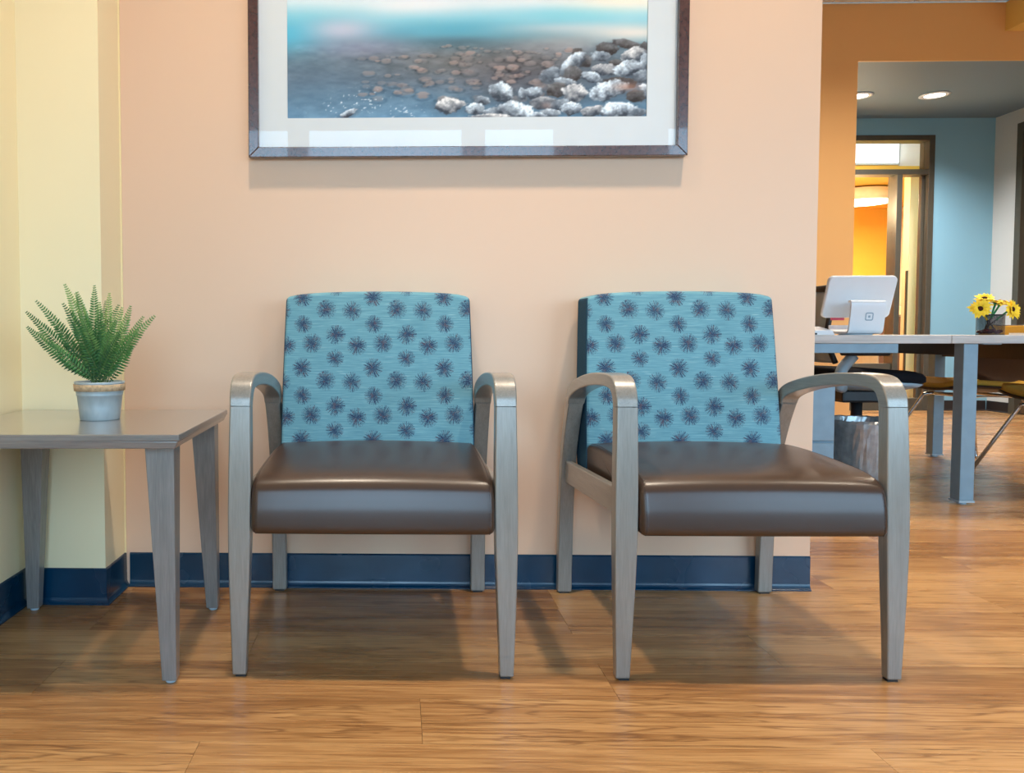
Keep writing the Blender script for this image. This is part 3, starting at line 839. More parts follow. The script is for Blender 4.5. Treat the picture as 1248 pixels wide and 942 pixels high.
def frond(tip, bend, lmax, seed, base=(0, 0)):
    rnd = random.Random(seed)
    b = B()
    p0 = Vector((base[0], base[1], 0.074)); p2 = Vector((tip[0], tip[1], 0.076 + tip[2]))
    ax = p2 - p0
    p1 = p0 + Vector((ax.x * bend, ax.y * bend, ax.z * 0.62))
    def pt(s): return p0 * (1 - s) ** 2 + p1 * 2 * s * (1 - s) + p2 * s * s
    def tg(s): return ((p1 - p0) * (1 - s) + (p2 - p1) * s).normalized()
    n = 10
    tube(b, [pt(i / n) for i in range(n + 1)], [0.0013 - 0.0010 * i / n for i in range(n + 1)], 4, mi=1)
    length = ax.length
    view = Vector((0.15 * rnd.uniform(-1, 1), -1, 0.55 + 0.3 * rnd.uniform(-1, 1))).normalized()   # blade faces out and up
    outw = Vector((ax.x, ax.y - 0.05, 0.12)).normalized()
    nn = (view * 0.75 + outw * 0.5).normalized()
    k = int(length / 0.0078)
    for i in range(k):
        s = 0.13 + 0.865 * i / (k - 1)
        q = pt(s); tt = tg(s)
        sd = tt.cross(nn).normalized(); nl = sd.cross(tt).normalized()
        prof = min(1, (s - 0.08) / 0.22) * (1 - max(0, (s - 0.42) / 0.60)) ** 0.9
        L = lmax * (0.16 + 0.9 * prof) * rnd.uniform(0.9, 1.08)
        wd = min(0.0026, 0.0009 + L * 0.12)
        for sg_ in (-1, 1):
            d = (sd * sg_ + tt * (0.28 + 0.25 * s) + nl * rnd.uniform(-0.22, 0.10)).normalized()
            up = tt - d * tt.dot(d); up.normalize()
            v = [q, q + d * L * 0.25 + up * wd, q + d * L * 0.72 + up * wd * 0.85, q + d * L - nl * L * 0.12, q + d * L * 0.72 - up * wd * 0.75, q + d * L * 0.25 - up * wd]
            c = q + d * L * 0.5 + nl * 0.0012
            vs_ = [b.verts.new(a) for a in v]; cc = b.verts.new(c)
            for a in range(6): b.faces.new((vs_[a], vs_[(a + 1) % 6], cc))
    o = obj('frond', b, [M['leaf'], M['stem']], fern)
    return o
z2 = lambda zx, zy: ((zx - 440) / 4.96 / 508, (670 - zy) / 4.96 / 508)
FR = [(20, 208, -.02, .62), (58, 140, .0, .45), (112, 270, .05, .6), (60, 300, -.05, .7), (235, 40, .0, .30), (255, 160, -.03, .45), (250, 88, .05, .4),
      (388, 42, .03, .3), (462, 88, .05, .3), (330, 90, -.02, .3), (455, 150, -.01, .2), (550, 178, .04, .4), (510, 160, .06, .3), (636, 172, .0, .62), (672, 235, .05, .6),
      (790, 232, -.01, .5), (712, 320, -.04, .6), (600, 260, -.06, .5), (560, 250, .08, .3), (430, 260, -.09, .3), (500, 200, -.05, .2), (330, 250, -.08, .5), (200, 200, .08, .5), (400, 130, .09, .3), (150, 330, -.07, .7), (640, 330, -.08, .6)]
for i, (zx, zy, yy, bd) in enumerate(FR):
    dx, dz = z2(zx, zy)
    a = i * 2.4
    frond((dx, yy, dz), bd, 0.0215 if i < 20 else 0.018, 100 + i, (0.020 * math.cos(a) * 0.8, 0.018 * math.sin(a)))

# ------------------------------------------------------------------ framed picture
pic = thing('framed_picture', 'large dark framed print of a misty rocky lakeshore on the peach wall', 'picture', (0.2025, WY, 1.257))
W2 = 0.6255; H = 0.914; fy0, fy1 = -0.030, -0.001; fw = 0.029
def rail(pts, mat=M['frame']):
    b = B(); hexa(b, [(x, fy1, z) for x, z in pts], [(x, fy0, z) for x, z in pts])
    return obj('frame_rail', b, mat, pic, bevel=0.0018, seg=2)
rail([(-W2, 0), (W2, 0), (W2 - fw, fw), (-W2 + fw, fw)]); rail([(-W2, H), (-W2 + fw, H - fw), (W2 - fw, H - fw), (W2, H)])
rail([(-W2, 0), (-W2 + fw, fw), (-W2 + fw, H - fw), (-W2, H)]); rail([(W2, 0), (W2, H), (W2 - fw, H - fw), (W2 - fw, fw)])
mx0, mx1, mz0, mz1 = -0.5150, 0.5135, 0.1145, 0.800     # window in the mat
b = B(); a0, a1, b0, b1 = -W2 + fw, W2 - fw, fw, H - fw
box(b, a0, a1, -0.0125, -0.0105, b0, mz0); box(b, a0, a1, -0.0125, -0.0105, mz1, b1); box(b, a0, mx0, -0.0125, -0.0105, mz0, mz1); box(b, mx1, a1, -0.0125, -0.0105, mz0, mz1)
obj('mat_board', b, M['mat'], pic)
obj('backing', box(B(), a0, a1, -0.008, -0.002, b0, b1), M['mat'], pic)
obj('glass', box(B(), a0, a1, -0.0195, -0.0175, b0, b1), M['glass'], pic)

def paint_print():
    """lakeshore picture painted into a colour attribute of a fine grid (a flat print)"""
    nx, nz = 440, 300
    rng = np.random.RandomState(3)
    X = np.linspace(350, 789, nx)[None, :].repeat(nz, 0); Y = np.linspace(143, -150, nz)[:, None].repeat(nx, 1)
    def vnoise(sx_, sy_, seed, octv=4):
        r = np.random.RandomState(seed); out = np.zeros_like(X); amp = 1; tot = 0
        for o in range(octv):
            gx, gy = X / sx_ * 2 ** o, (Y + 200) / sy_ * 2 ** o
            ix, iy = np.floor(gx).astype(int), np.floor(gy).astype(int); fx, fy = gx - ix, gy - iy
            fx = fx * fx * (3 - 2 * fx); fy = fy * fy * (3 - 2 * fy)
            tab = r.rand(4096)
            h = lambda a, b_: tab[(a * 73 + b_ * 179 + a * b_ * 7) % 4096]
            out += amp * ((h(ix, iy) * (1 - fx) + h(ix + 1, iy) * fx) * (1 - fy) + (h(ix, iy + 1) * (1 - fx) + h(ix + 1, iy + 1) * fx) * fy)
            tot += amp; amp *= 0.55
        return out / tot
    img = np.zeros((nz, nx, 3))
    ys = [-150, -60, -10, 8, 24, 40, 54, 70, 95, 120, 143]
    cs = np.array([(206, 204, 206), (222, 214, 206), (216, 216, 216), (190, 210, 216), (128, 186, 200), (96, 158, 178), (90, 124, 140), (96, 108, 118), (92, 106, 120), (90, 120, 142), (98, 136, 164)], float)
    wob = (vnoise(160, 60, 1) - 0.5) * 22 + (X - 570) * -0.015
    for c in range(3): img[..., c] = np.interp(Y + wob, ys, cs[:, c])
    def blob(cx, cy, rx, ry, col, a):
        g = np.exp(-(((X - cx) / rx) ** 2 + ((Y - cy) / ry) ** 2))[..., None] * a
        img[:] = img * (1 - g) + np.array(col, float) * g
    blob(352, 45, 45, 22, (70, 176, 204), 0.75); blob(418, 36, 42, 14, (206, 190, 204), 0.75); blob(440, 58, 70, 12, (150, 146, 170), 0.6)
    blob(520, 6, 80, 12, (226, 222, 222), 0.8); blob(640, 2, 60, 8, (222, 222, 220), 0.6); blob(565, 36, 60, 9, (76, 156, 178), 0.6); blob(700, 20, 90, 9, (120, 192, 204), 0.7)
    blob(760, 2, 70, 14, (236, 220, 196), 0.8); blob(770, 42, 70, 11, (232, 214, 200), 0.85); blob(560, 52, 45, 6, (58, 92, 108), 0.7); blob(690, 36, 70, 6, (214, 206, 204), .5)
    blob(560, 75, 90, 22, (110, 100, 92), 0.55); blob(640, 78, 60, 30, (98, 84, 80), 0.6); blob(620, 100, 50, 22, (74, 70, 76), 0.5); blob(690, 55, 60, 14, (168, 152, 148), 0.6)
    img += ((vnoise(14, 5, 5) - 0.5) * 42 * np.clip((Y - 45) / 20, 0, 1))[..., None]
    # stones under water
    for i in range(150):
        cx = rng.uniform(440, 700); cy = rng.uniform(54, 122)
        if cx < 520 and cy < 62: continue
        rx = rng.uniform(3, 9) * (0.6 + (cy - 50) / 90); ry = rx * rng.uniform(0.32, 0.5)
        d = ((X - cx) / rx) ** 2 + ((Y - cy) / ry) ** 2 + (vnoise(6, 4, 9, 2) - 0.5) * 1.2
        a = np.clip((1.1 - d) * 2, 0, 1) * rng.uniform(0.25, 0.75)
        k = rng.rand(); col = np.array([168, 140, 130]) * (1 - k) + np.array([126, 118, 116]) * k
        sh = np.clip((Y - cy) / ry, -1, 1) * -14
        img[:] = img * (1 - a[..., None]) + (col + sh[..., None]) * a[..., None]
        img[:] = img - (np.clip(1 - np.abs(((X - cx) / rx) ** 2 + ((Y - cy - ry * .5) / ry) ** 2 - 1.3), 0, 1) * (Y > cy) * 16)[..., None]
    blob(380, 110, 80, 40, (88, 118, 142), 0.4)
    # specks of foam at lower left
    sp = vnoise(3.2, 2.0, 21, 2); reg = np.exp(-(((X - 440 - (120 - Y) * .9) / 34) ** 2 + ((Y - 122) / 13) ** 2)) + .8 * np.exp(-(((X - 490) / 28) ** 2 + ((Y - 136) / 9) ** 2)) + .5 * np.exp(-(((X - 390) / 30) ** 2 + ((Y - 133) / 9) ** 2))
    a = np.clip((sp - 0.78 + 0.10 * reg) * 9, 0, 1) * np.clip(reg * 1.4, 0, 1)
    img[:] = img * (1 - a[..., None] * .9) + np.array([214, 220, 224]) * a[..., None] * .9
    # rocks, back to front: cx, cy, rx, ry, rotation, brightness
    rocks = [(705, 64, 7, 5, 0, .25), (741, 61, 17, 9, 0, .3), (765, 56, 20, 6, 10, .35), (786, 60, 7, 8, 0, .3), (733, 70, 13, 8, 0, .7), (772, 69, 21, 11, -20, .9), (787, 80, 8, 16, 0, .7), (752, 78, 10, 5, 0, .3),
             (712, 76, 12, 9, 0, .35), (698, 79, 23, 10, -38, .8), (736, 86, 20, 9, 0, .85), (766, 84, 20, 11, -18, .95), (782, 94, 12, 8, 0, .55), (700, 90, 13, 11, 0, .35), (671, 92, 15, 10, -25, .55), (757, 102, 24, 8, 0, .2),
             (722, 95, 15, 8, 10, .95), (690, 101, 14, 7, 10, .65), (679, 110, 15, 10, 0, .35), (741, 112, 28, 13, -16, .95), (702, 114, 17, 13, 0, .95), (787, 112, 7, 11, 0, .9), (775, 118, 14, 9, 0, .3), (653, 113, 12, 8, 0, .75),
             (638, 115, 6, 9, 0, .6), (664, 126, 20, 8, 0, .6), (684, 128, 12, 8, 0, .55), (612, 112, 18, 13, 15, .95), (588, 122, 12, 6, 10, .6), (580, 132, 13, 9, 0, .95), (549, 128, 21, 11, 0, 1.0), (602, 136, 14, 6, 0, .7),
             (698, 132, 14, 9, 0, .95), (630, 135, 26, 13, 12, 1.0), (672, 138, 16, 6, 0, .7), (724, 136, 18, 7, -8, .8), (757, 135, 28, 11, 0, 1.0), (655, 141, 12, 5, 0, .9), (425, 137, 13, 5, -20, .95), (780, 138, 10, 6, 0, .45), (600, 142, 28, 4, 0, .85)]
    n1 = vnoise(7, 6, 31, 3); n2 = vnoise(2.6, 2.2, 32, 2)
    for i, (cx, cy, rx, ry, rot, br) in enumerate(rocks):
        rr = np.random.RandomState(50 + i); c_, s_ = math.cos(R(rot)), math.sin(R(rot))
        u = ((X - cx) * c_ + (Y - cy) * s_) / rx; v = (-(X - cx) * s_ + (Y - cy) * c_) / ry
        ang = np.arctan2(v, u); rad = np.hypot(u, v)
        k = 7; aa = np.sort(rr.uniform(-math.pi, math.pi, k)); dd = rr.uniform(0.78, 1.02, k)
        d = np.full_like(X, -9.0)
        for a_, q in zip(np.linspace(-math.pi, math.pi, k, endpoint=False) + rr.uniform(-.3, .3, k), dd):
            d = np.maximum(d, (u * math.cos(a_) + v * math.sin(a_)) / q)
        a = np.clip((1.0 - d + (n2 - .5) * .25) * 7, 0, 1)
        facet = np.where(u * math.cos(1.1 + i) + v * math.sin(-0.9) + (n1 - .5) * 1.5 < 0.15, 1.0, 0.45)
        lit = np.clip((0.45 - v * 0.55 + (n1 - .5) * 0.9), 0, 1) * (0.6 + 0.4 * facet) * (0.75 + 0.5 * n2)
        lit = np.clip(lit * br * 1.45, 0, 1)[..., None]
        lo = np.array([48, 54, 64]) if br > .4 else np.array([44, 36, 34])
        hi = np.array([226, 236, 244]) if i % 5 else np.array([222, 218, 216])
        col = lo * (1 - lit) + hi * lit
        sh = np.clip(1.25 - np.hypot(u * .9, (v - .25)), 0, 1)[..., None] * 0.45
        img[:] = img * (1 - sh) + np.array([46, 54, 64]) * sh
        img[:] = img * (1 - a[..., None]) + col * a[..., None]
    blob(766, 107, 16, 5, (190, 136, 112), .6); blob(667, 129, 7, 4, (184, 150, 140), .5)
    img = np.clip(img * 1.12 + 6, 0, 255) / 255
    lin = np.where(img <= 0.04045, img / 12.92, ((img + 0.055) / 1.055) ** 2.4)
    xs_ = np.linspace(mx0, mx1, nx)[None, :].repeat(nz, 0); zs_ = np.linspace(mz0, mz1, nz)[:, None].repeat(nx, 1)
    co = np.stack([xs_, np.full_like(xs_, -0.0095), zs_], -1).reshape(-1, 3)
    idx = np.arange(nx * nz).reshape(nz, nx)
    q = np.stack([idx[:-1, :-1], idx[:-1, 1:], idx[1:, 1:], idx[1:, :-1]], -1).reshape(-1, 4)
    me = bpy.data.meshes.new('print')
    me.vertices.add(len(co)); me.vertices.foreach_set('co', co.ravel())
    me.loops.add(q.size); me.loops.foreach_set('vertex_index', q.ravel().astype(np.int32))
    me.polygons.add(len(q)); me.polygons.foreach_set('loop_start', np.arange(0, q.size, 4, dtype=np.int32))
    me.update(calc_edges=True)
    at_ = me.color_attributes.new('print', 'FLOAT_COLOR', 'POINT')
    at_.data.foreach_set('color', np.concatenate([lin.reshape(-1, 3), np.ones((nx * nz, 1))], 1).ravel().astype(np.float32))
    m = NT('lakeshore_print'); an = m.n('VertexColor'); an.layer_name = 'print'
    m.set(an.outputs[0], 0.6, 0, 0.3); me.materials.append(m.m)
    o = bpy.data.objects.new('print', me); COL.objects.link(o); o.parent = pic
paint_print()

# ------------------------------------------------------------------ office desk beyond the wall
DZ = 0.745; DF = 3.50
desk = thing('office_desk', 'office desk with pale weathered wood top and blue-grey metal legs', 'desk', (2.4, DF, 0))
def dbox(name, x0, x1, y0, y1, z0, z1, mat, bv=0.002): return obj(name, box(B(), x0 - 2.4, x1 - 2.4, y0 - DF, y1 - DF, z0, z1), mat, desk, bevel=bv)
dbox('top_board', 1.40, 2.4065, DF, DF + 0.58, DZ - 0.036, DZ, M['weathered'])
dbox('top_board', 2.409, 3.36, DF, DF + 1.50, DZ - 0.036, DZ, M['weathered'])
def dleg(x0, y0, s=0.062):
    l = dbox('leg', x0, x0 + s, y0, y0 + s, 0.018, DZ - 0.036, M['desk_metal'], 0.003)
    obj('foot_cap', box(B(), x0 - 2.403, x0 + s - 2.397, y0 - DF - 0.003, y0 + s - DF + 0.003, 0.010, 0.018), M['blue_grey'], l)
    b = B(); lathe(b, [(0.018, 0), (0.018, 0.010)], 14, x0 + s / 2 - 2.4, y0 + s / 2 - DF); obj('glide', b, M['blue_grey'], l)
dleg(2.475, 3.52); dleg(3.275, 4.90); dleg(3.29, 3.505); dleg(1.42, 4.0); dleg(1.42, 3.52); dleg(2.475, 4.90)
dbox('apron', 1.60, 2.188, DF + 0.012, DF + 0.05, DZ - 0.078, DZ - 0.036, M['desk_metal'])
dbox('side_rail', 3.30, 3.33, 3.60, 4.88, DZ - 0.13, DZ - 0.036, M['veneer'])
dbox('side_rail', 2.49, 2.52, 3.60, 4.88, DZ - 0.09, DZ - 0.036, M['black'])
dbox('mounting_plate', 2.55, 2.63, DF + 0.01, DF + 0.10, DZ - 0.041, DZ - 0.036, M['desk_metal'])

fc = thing('file_pedestal', 'low blue-grey metal file pedestal under the desk beside the wall edge', 'cabinet', (1.72, 3.70, 0))
obj('body', box(B(), -0.20, 0.195, -0.20, 0.28, 0.02, 0.545), M['desk_metal'], fc, bevel=0.004)
for z in (0.03, 0.285):
    d = obj('drawer', box(B(), -0.192, 0.187, -0.214, -0.201, z, z + 0.245), M['desk_metal'], fc, bevel=0.003)
    obj('handle', box(B(), -0.06, 0.055, -0.222, -0.214, z + 0.205, z + 0.22), M['chrome'], d)
for sx_ in (-.17, .165):
    for sy_ in (-.17, .25): obj('foot', box(B(), sx_ - .02, sx_ + .02, sy_ - .02, sy_ + .02, 0, 0.02), M['black'], fc)

# point of sale tablet
pos = thing('sales_tablet', 'white tablet register on a curved white stand facing the clerk on the desk', 'tablet', (2.095, 3.66, DZ), R(0))
b = B()
def rrect(w_, h_, r, n=6):
    out = []
    for cx, cy, a0 in ((w_ / 2 - r, h_ / 2 - r, 0), (-w_ / 2 + r, h_ / 2 - r, 90), (-w_ / 2 + r, -h_ / 2 + r, 180), (w_ / 2 - r, -h_ / 2 + r, 270)):
        for k in range(n + 1):
            a = R(a0 + 90 * k / n); out.append((cx + r * math.cos(a), cy + r * math.sin(a)))
    return out
def prism(b, loop, f0, f1):
    a = [b.verts.new(f0(p)) for p in loop]; c = [b.verts.new(f1(p)) for p in loop]
    b.faces.new(a[::-1]); b.faces.new(c)
    for i in range(len(loop)): j = (i + 1) % len(loop); b.faces.new((a[i], a[j], c[j], c[i]))
    return b
tilt = R(20)
def tab(p, d):   # p in the tablet plane; d along its rear normal (towards the camera); the top leans towards the camera
    u, v = p; y = -v * math.sin(tilt) - d * math.cos(tilt); z = v * math.cos(tilt) - d * math.sin(tilt)
    return (u * math.cos(R(-3)) + 0.013, y + u * math.sin(R(-3)) + 0.03, z + 0.177)
loop = rrect(0.300, 0.200, 0.022)
prism(b, loop, lambda p: tab(p, 0.0), lambda p: tab((p[0] * .985, p[1] * .98), 0.020))
scr = obj('tablet', b, M['white_plastic'], pos, bevel=0.006, seg=3, angle=50)
b = B(); prism(b, rrect(0.270, 0.172, 0.006), lambda p: tab(p, -0.0005), lambda p: tab(p, -0.0015)); obj('screen', b, M['black'], scr)
# stand: bent plate (front plate, curved foot running back)
b = B(); path = smooth_path([(0, -0.062, 0.148), (0, -0.075, 0.150), (0, -0.084, 0.140), (0, -0.079, 0.09), (0, -0.070, 0.04), (0, -0.063, 0.018), (0, -0.045, 0.010), (0, 0.0, 0.010), (0, 0.05, 0.012), (0, 0.085, 0.022), (0, 0.092, 0.045)], 5)
sweep_rect(b, [(p.y, p.z) for p in path], 0.0, [(-0.080, 0.072)] * len(path), [0.010] * len(path))
st_ = obj('stand', b, M['white_plastic'], pos, smooth=True, bevel=0.002)
b = B(); lathe(b, [(0.066, 0), (0.068, 0.002), (0.066, 0.005)], 32, -0.01, 0.0); obj('swivel_disc', b, M['blue_grey'], pos)
# emblem: rounded square ring with a dot
b = B()
def onplate(p, d):
    u, z = p; yy = -0.0795 + (0.0875 - z) * -0.0 ; s = (0.09 - z) / 0.05
    y = -0.079 + 0.009 * (0.09 - z) / 0.05
    return (u, y - 0.0052 - d, z)
o_ = rrect(0.036, 0.036, 0.008); i_ = rrect(0.026, 0.026, 0.004)
C0 = (0.002, 0.082)
ov = [b.verts.new(onplate((p[0] + C0[0], p[1] + C0[1]), 0.0008)) for p in o_]; iv = [b.verts.new(onplate((p[0] + C0[0], p[1] + C0[1]), 0.0008)) for p in i_]
for i in range(len(o_)): j = (i + 1) % len(o_); b.faces.new((ov[i], ov[j], iv[j], iv[i]))
b.faces.new([b.verts.new(onplate((p[0] + C0[0], p[1] + C0[1]), 0.0008)) for p in rrect(0.010, 0.010, 0.002)])
obj('emblem', b, M['grey_mark'], st_)
obj('pink_tab', box(B(), -0.088, -0.03, 0.055, 0.065, 0.068, 0.084), M['pink'], pos)

rd = thing('card_reader', 'small white card reader on the desk left of the tablet', 'card reader', (1.895, 3.62, DZ))
b = B(); hexa(b, [(-.06, -.05, 0), (.052, -.05, 0), (.052, .05, 0), (-.06, .05, 0)], [(-.055, -.045, .022), (.042, -.045, .022), (.028, .045, .04), (-.055, .045, .04)])
obj('body', b, M['white_plastic'], rd, bevel=0.004)
obj('foot', box(B(), -.058, -.03, -.054, -.05, 0.002, .01), M['black'], rd)

# wire cup with sunflowers
cup = thing('mesh_cup', 'black wire mesh cup with dark red pebbles on the desk', 'cup', (2.687, 3.66, DZ))
b = B(); lathe(b, [(0.0535, 0.002), (0.0535, 0.09)], 36, cap0=False, cap1=False); obj('wire_wall', b, M['wire'], cup, smooth=True)
b = B(); tube(b, [(0.054 * math.cos(a), 0.054 * math.sin(a), 0.091) for a in [2 * math.pi * k / 32 for k in range(32)]], 0.0022, 6, True); obj('rim', b, M['black'], cup, smooth=True)
b = B(); lathe(b, [(0.0535, 0), (0.0535, 0.003)], 32); obj('base', b, M['black'], cup)
peb = B(); rr = random.Random(4)
for i in range(46):
    a = rr.uniform(0, 6.283); r_ = 0.043 * math.sqrt(rr.random()); z = 0.011 + rr.uniform(0, 0.016 - r_ * 0.2) + (0.004 if r_ < 0.02 else 0)
    mtx = Matrix.Translation((r_ * math.cos(a), r_ * math.sin(a), z)) @ Matrix.Diagonal((1, 1, .75, 1))
    bmesh.ops.create_icosphere(peb, subdivisions=2, radius=0.0085, matrix=mtx)
po = obj('red_pebbles', peb, M['marble'], cup, smooth=True); po['kind'] = 'stuff'
def sunflower(base, head, facing, size, label, stem_mat=M['green_stem']):
    t = thing('sunflower_pen', label, 'flower', (2.687 + base[0], 3.66 + base[1], DZ + 0.030), 0, 'sunflower pens in the mesh cup')
    h = Vector(head) - Vector((base[0], base[1], 0.030))
    f = Vector(facing).normalized(); back = h - f * 0.010
    b = B(); mid_ = back * 0.50
    tube(b, [back * 0.45, back * 0.8, back], 0.0042, 8); obj('stem', b, stem_mat, t, smooth=True)
    b = B(); tube(b, [(0, 0, 0), back * 0.45], 0.0030, 8); obj('pen_barrel', b, M['pen'], t, smooth=True)
    q = f.to_track_quat('Z', 'Y').to_matrix().to_4x4(); mt = Matrix.Translation(h) @ q
    b = B(); rl = random.Random(int(1000 * (head[0] + 1)))
    for ring, (n_, L, lift) in enumerate(((15, size * 1.12, 0.02), (13, size * 0.9, 0.35))):
        for k in range(n_):
            a = 2 * math.pi * (k + 0.5 * ring) / n_ + rl.uniform(-.1, .1); l_ = L * rl.uniform(.85, 1.1); wd = l_ * 0.28; lf = lift + rl.uniform(-.15, .2)
            d = Vector((math.cos(a), math.sin(a), lf)).normalized(); s_ = Vector((-math.sin(a), math.cos(a), 0)); r0 = d * 0.008
            pts = [r0 - s_ * wd * .3, r0 + d * l_ * .5 - s_ * wd, r0 + d * l_ + Vector((0, 0, -.002)), r0 + d * l_ * .5 + s_ * wd, r0 + s_ * wd * .3]
            c_ = r0 + d * l_ * .45 + Vector((0, 0, 0.0025))
            vv = [b.verts.new(mt @ p) for p in pts]; cc = b.verts.new(mt @ c_)
            for i in range(5): b.faces.new((vv[i], vv[(i + 1) % 5], cc))
    obj('petals', b, M['petal'], t)
    b = B(); bmesh.ops.create_uvsphere(b, u_segments=12, v_segments=8, radius=0.0125, matrix=mt @ Matrix.Translation((0, 0, .002)) @ Matrix.Diagonal((1, 1, .6, 1))); obj('flower_centre', b, M['disc'], t, smooth=True)
    b = B(); lathe(b, [(0.003, -0.010), (0.012, -0.002)], 10, cap1=True); bmesh.ops.transform(b, matrix=mt, verts=b.verts); obj('sepal', b, stem_mat, t)
sunflower((0.01, -0.01), (-0.062, -0.02, 0.118), (-.25, -1, .25), 0.036, 'yellow sunflower pen leaning left in the mesh cup, lowest on the left', M['petal'])
sunflower((0.0, 0.012), (-0.022, 0.01, 0.164), (-.3, -.45, .9), 0.033, 'yellow sunflower pen highest of the cup, petals fanned upward')
sunflower((-0.02, -0.01), (0.012, -0.012, 0.146), (.1, -.25, 1), 0.033, 'yellow sunflower pen in the middle of the cup, green stem in front')
sunflower((-0.01, 0.02), (0.046, 0.012, 0.142), (.2, .1, 1), 0.033, 'yellow sunflower pen behind and right of the middle flower')
sunflower((-0.024, 0.0), (0.080, -0.02, 0.116), (.45, -1, .15), 0.038, 'yellow sunflower pen leaning farthest right over the cup rim')
pp = obj('paper_stack', box(B(), 2.90, 3.11, 3.62, 3.83, DZ, DZ + 0.010), M['paper']); tag(pp, 'white paper stack lying on the desk right of the flowers', 'paper')

# trash bin with clear liner
bn = thing('waste_bin', 'round grey waste bin with a shiny clear liner under the desk', 'bin', (2.215, 3.80, 0))
b = B(); lathe(b, [(0.125, 0), (0.128, 0.004), (0.163, 0.325), (0.160, 0.325), (0.126, 0.010), (0.001, 0.010)], 40, cap0=True, cap1=False); obj('body', b, M['bin'], bn, smooth=True)
b = B(); rl = random.Random(9); seg = 72; rings = []
for r_, z, j in ((0.140, 0.075, .002), (0.147, 0.13, .003), (0.154, 0.20, .003), (0.162, 0.27, .0035), (0.168, 0.315, .002), (0.1695, 0.337, .003), (0.165, 0.350, .004), (0.157, 0.345, .003), (0.152, 0.31, .003)):
    rings.append([b.verts.new(((r_ + rl.uniform(-j, j) * .5) * math.cos(2 * math.pi * k / seg), (r_ + rl.uniform(-j, j) * .5) * math.sin(2 * math.pi * k / seg), z + rl.uniform(-j, j) * .5)) for k in range(seg)])
for a, c in zip(rings, rings[1:]):
    for k in range(seg): b.faces.new((a[k], a[(k + 1) % seg], c[(k + 1) % seg], c[k]))
obj('liner', b, M['liner'], bn, smooth=False)

# office swivel chair behind the desk, facing right
oc = thing('office_chair', 'black padded swivel office chair with pale blue-grey frame behind the desk', 'office chair', (2.50, 4.36, 0), R(0))
b = B(); loop = rrect(0.52, 0.50, 0.12, 8)
lv = [(0.93, 0.505), (1.0, 0.520), (1.0, 0.545), (0.95, 0.560), (0.80, 0.567)]
rings = [[b.verts.new((p[0] * s, p[1] * s, z - 0.022 * max(0, (p[0] * s) / .26) ** 2 + 0.012 * max(0, -(p[0] * s) / .26))) for p in loop] for s, z in lv]
for a, c in zip(rings, rings[1:]):
    for i in range(len(loop)): j = (i + 1) % len(loop); b.faces.new((a[i], a[j], c[j], c[i]))
b.faces.new(rings[0][::-1]); b.faces.new(rings[-1])
seat_ = obj('seat', b, M['black_fabric'], oc, smooth=True)
b = B(); rings = [[b.verts.new((p[0] * s, p[1] * s, z - 0.022 * max(0, (p[0] * s) / .26) ** 2)) for p in loop] for s, z in ((0.6, 0.455), (0.88, 0.485), (0.97, 0.505))]
for a, c in zip(rings, rings[1:]):
    for i in range(len(loop)): j = (i + 1) % len(loop); b.faces.new((a[i], a[j], c[j], c[i]))
b.faces.new(rings[0][::-1]); b.faces.new(rings[-1])
obj('seat_shell', b, M['blue_grey'], oc, smooth=True)
# backrest: black frame with pale mesh at the left end
b = B(); path = smooth_path([(0, -0.24, 0.60), (0, -0.285, 0.72), (0, -0.275, 0.84), (0, -0.255, 0.98)], 6)
F = []
for p in path:
    F.append([b.verts.new((p.y - 0.012 * (1 - (v / 1.0) ** 2), v * 0.215, p.z)) for v in (-1, -.6, -.2, .2, .6, 1)])
for a, c in zip(F, F[1:]):
    for i in range(5): b.faces.new((a[i], a[i + 1], c[i + 1], c[i]))
o = obj('backrest', b, M['blue_grey'], oc, smooth=True); md = o.modifiers.new('solid', 'SOLIDIFY'); md.thickness = 0.02
for s in (-1, 1):
    b = B(); tube(b, [(p.y, s * 0.222, p.z) for p in path] , 0.014, 8); obj('back_frame', b, M['black'], oc, smooth=True)
b = B(); tube(b, [(-0.255, v, 0.985) for v in (-.222, -.1, 0, .1, .222)], 0.020, 8); obj('back_frame', b, M['black'], oc, smooth=True)
b = B(); tube(b, smooth_path([(-0.02, 0, 0.455), (-0.20, 0, 0.47), (-0.285, 0, 0.56), (-0.295, 0, 0.70)], 5), 0.022, 8); obj('back_support', b, M['blue_grey'], oc, smooth=True)
for s in (-1, 1):
    b = B(); tube(b, smooth_path([(-0.18, s * 0.18, 0.47), (-0.245, s * 0.27, 0.49), (-0.240, s * 0.285, 0.57), (-0.185, s * 0.285, 0.640)], 5), 0.027, 12)
    ar = obj('armrest', b, M['blue_grey'], oc, smooth=True)
    obj('arm_pad', box(B(), -0.235, -0.02, s * 0.285 - 0.04, s * 0.285 + 0.04, 0.640, 0.665), M['black'], ar, bevel=0.01, seg=3)
obj('mechanism', box(B(), -0.13, 0.12, -0.10, 0.10, 0.385, 0.455), M['black'], oc, bevel=0.012)
b = B(); tube(b, [(0.10, -0.16, 0.42), (0.10, 0.16, 0.42)], 0.011, 8); obj('lever', b, M['black'], oc)
b = B(); lathe(b, [(0.028, 0.09), (0.028, 0.39)], 16); obj('gas_column', b, M['black'], oc, smooth=True)
for k in range(5):
    a = R(90 + 72 * k); b = B(); tube(b, [(0, 0, 0.10), (0.22 * math.cos(a), 0.22 * math.sin(a), 0.075)], [0.026, 0.016], 8)
    lg = obj('base_leg', b, M['blue_grey'], oc, smooth=True)
    cx, cy = 0.22 * math.cos(a), 0.22 * math.sin(a)
    b = B(); tube(b, [(cx - .018 * math.sin(a), cy + .018 * math.cos(a), 0.03), (cx + .018 * math.sin(a), cy - .018 * math.cos(a), 0.03)], 0.03, 12); obj('caster', b, M['black'], lg)

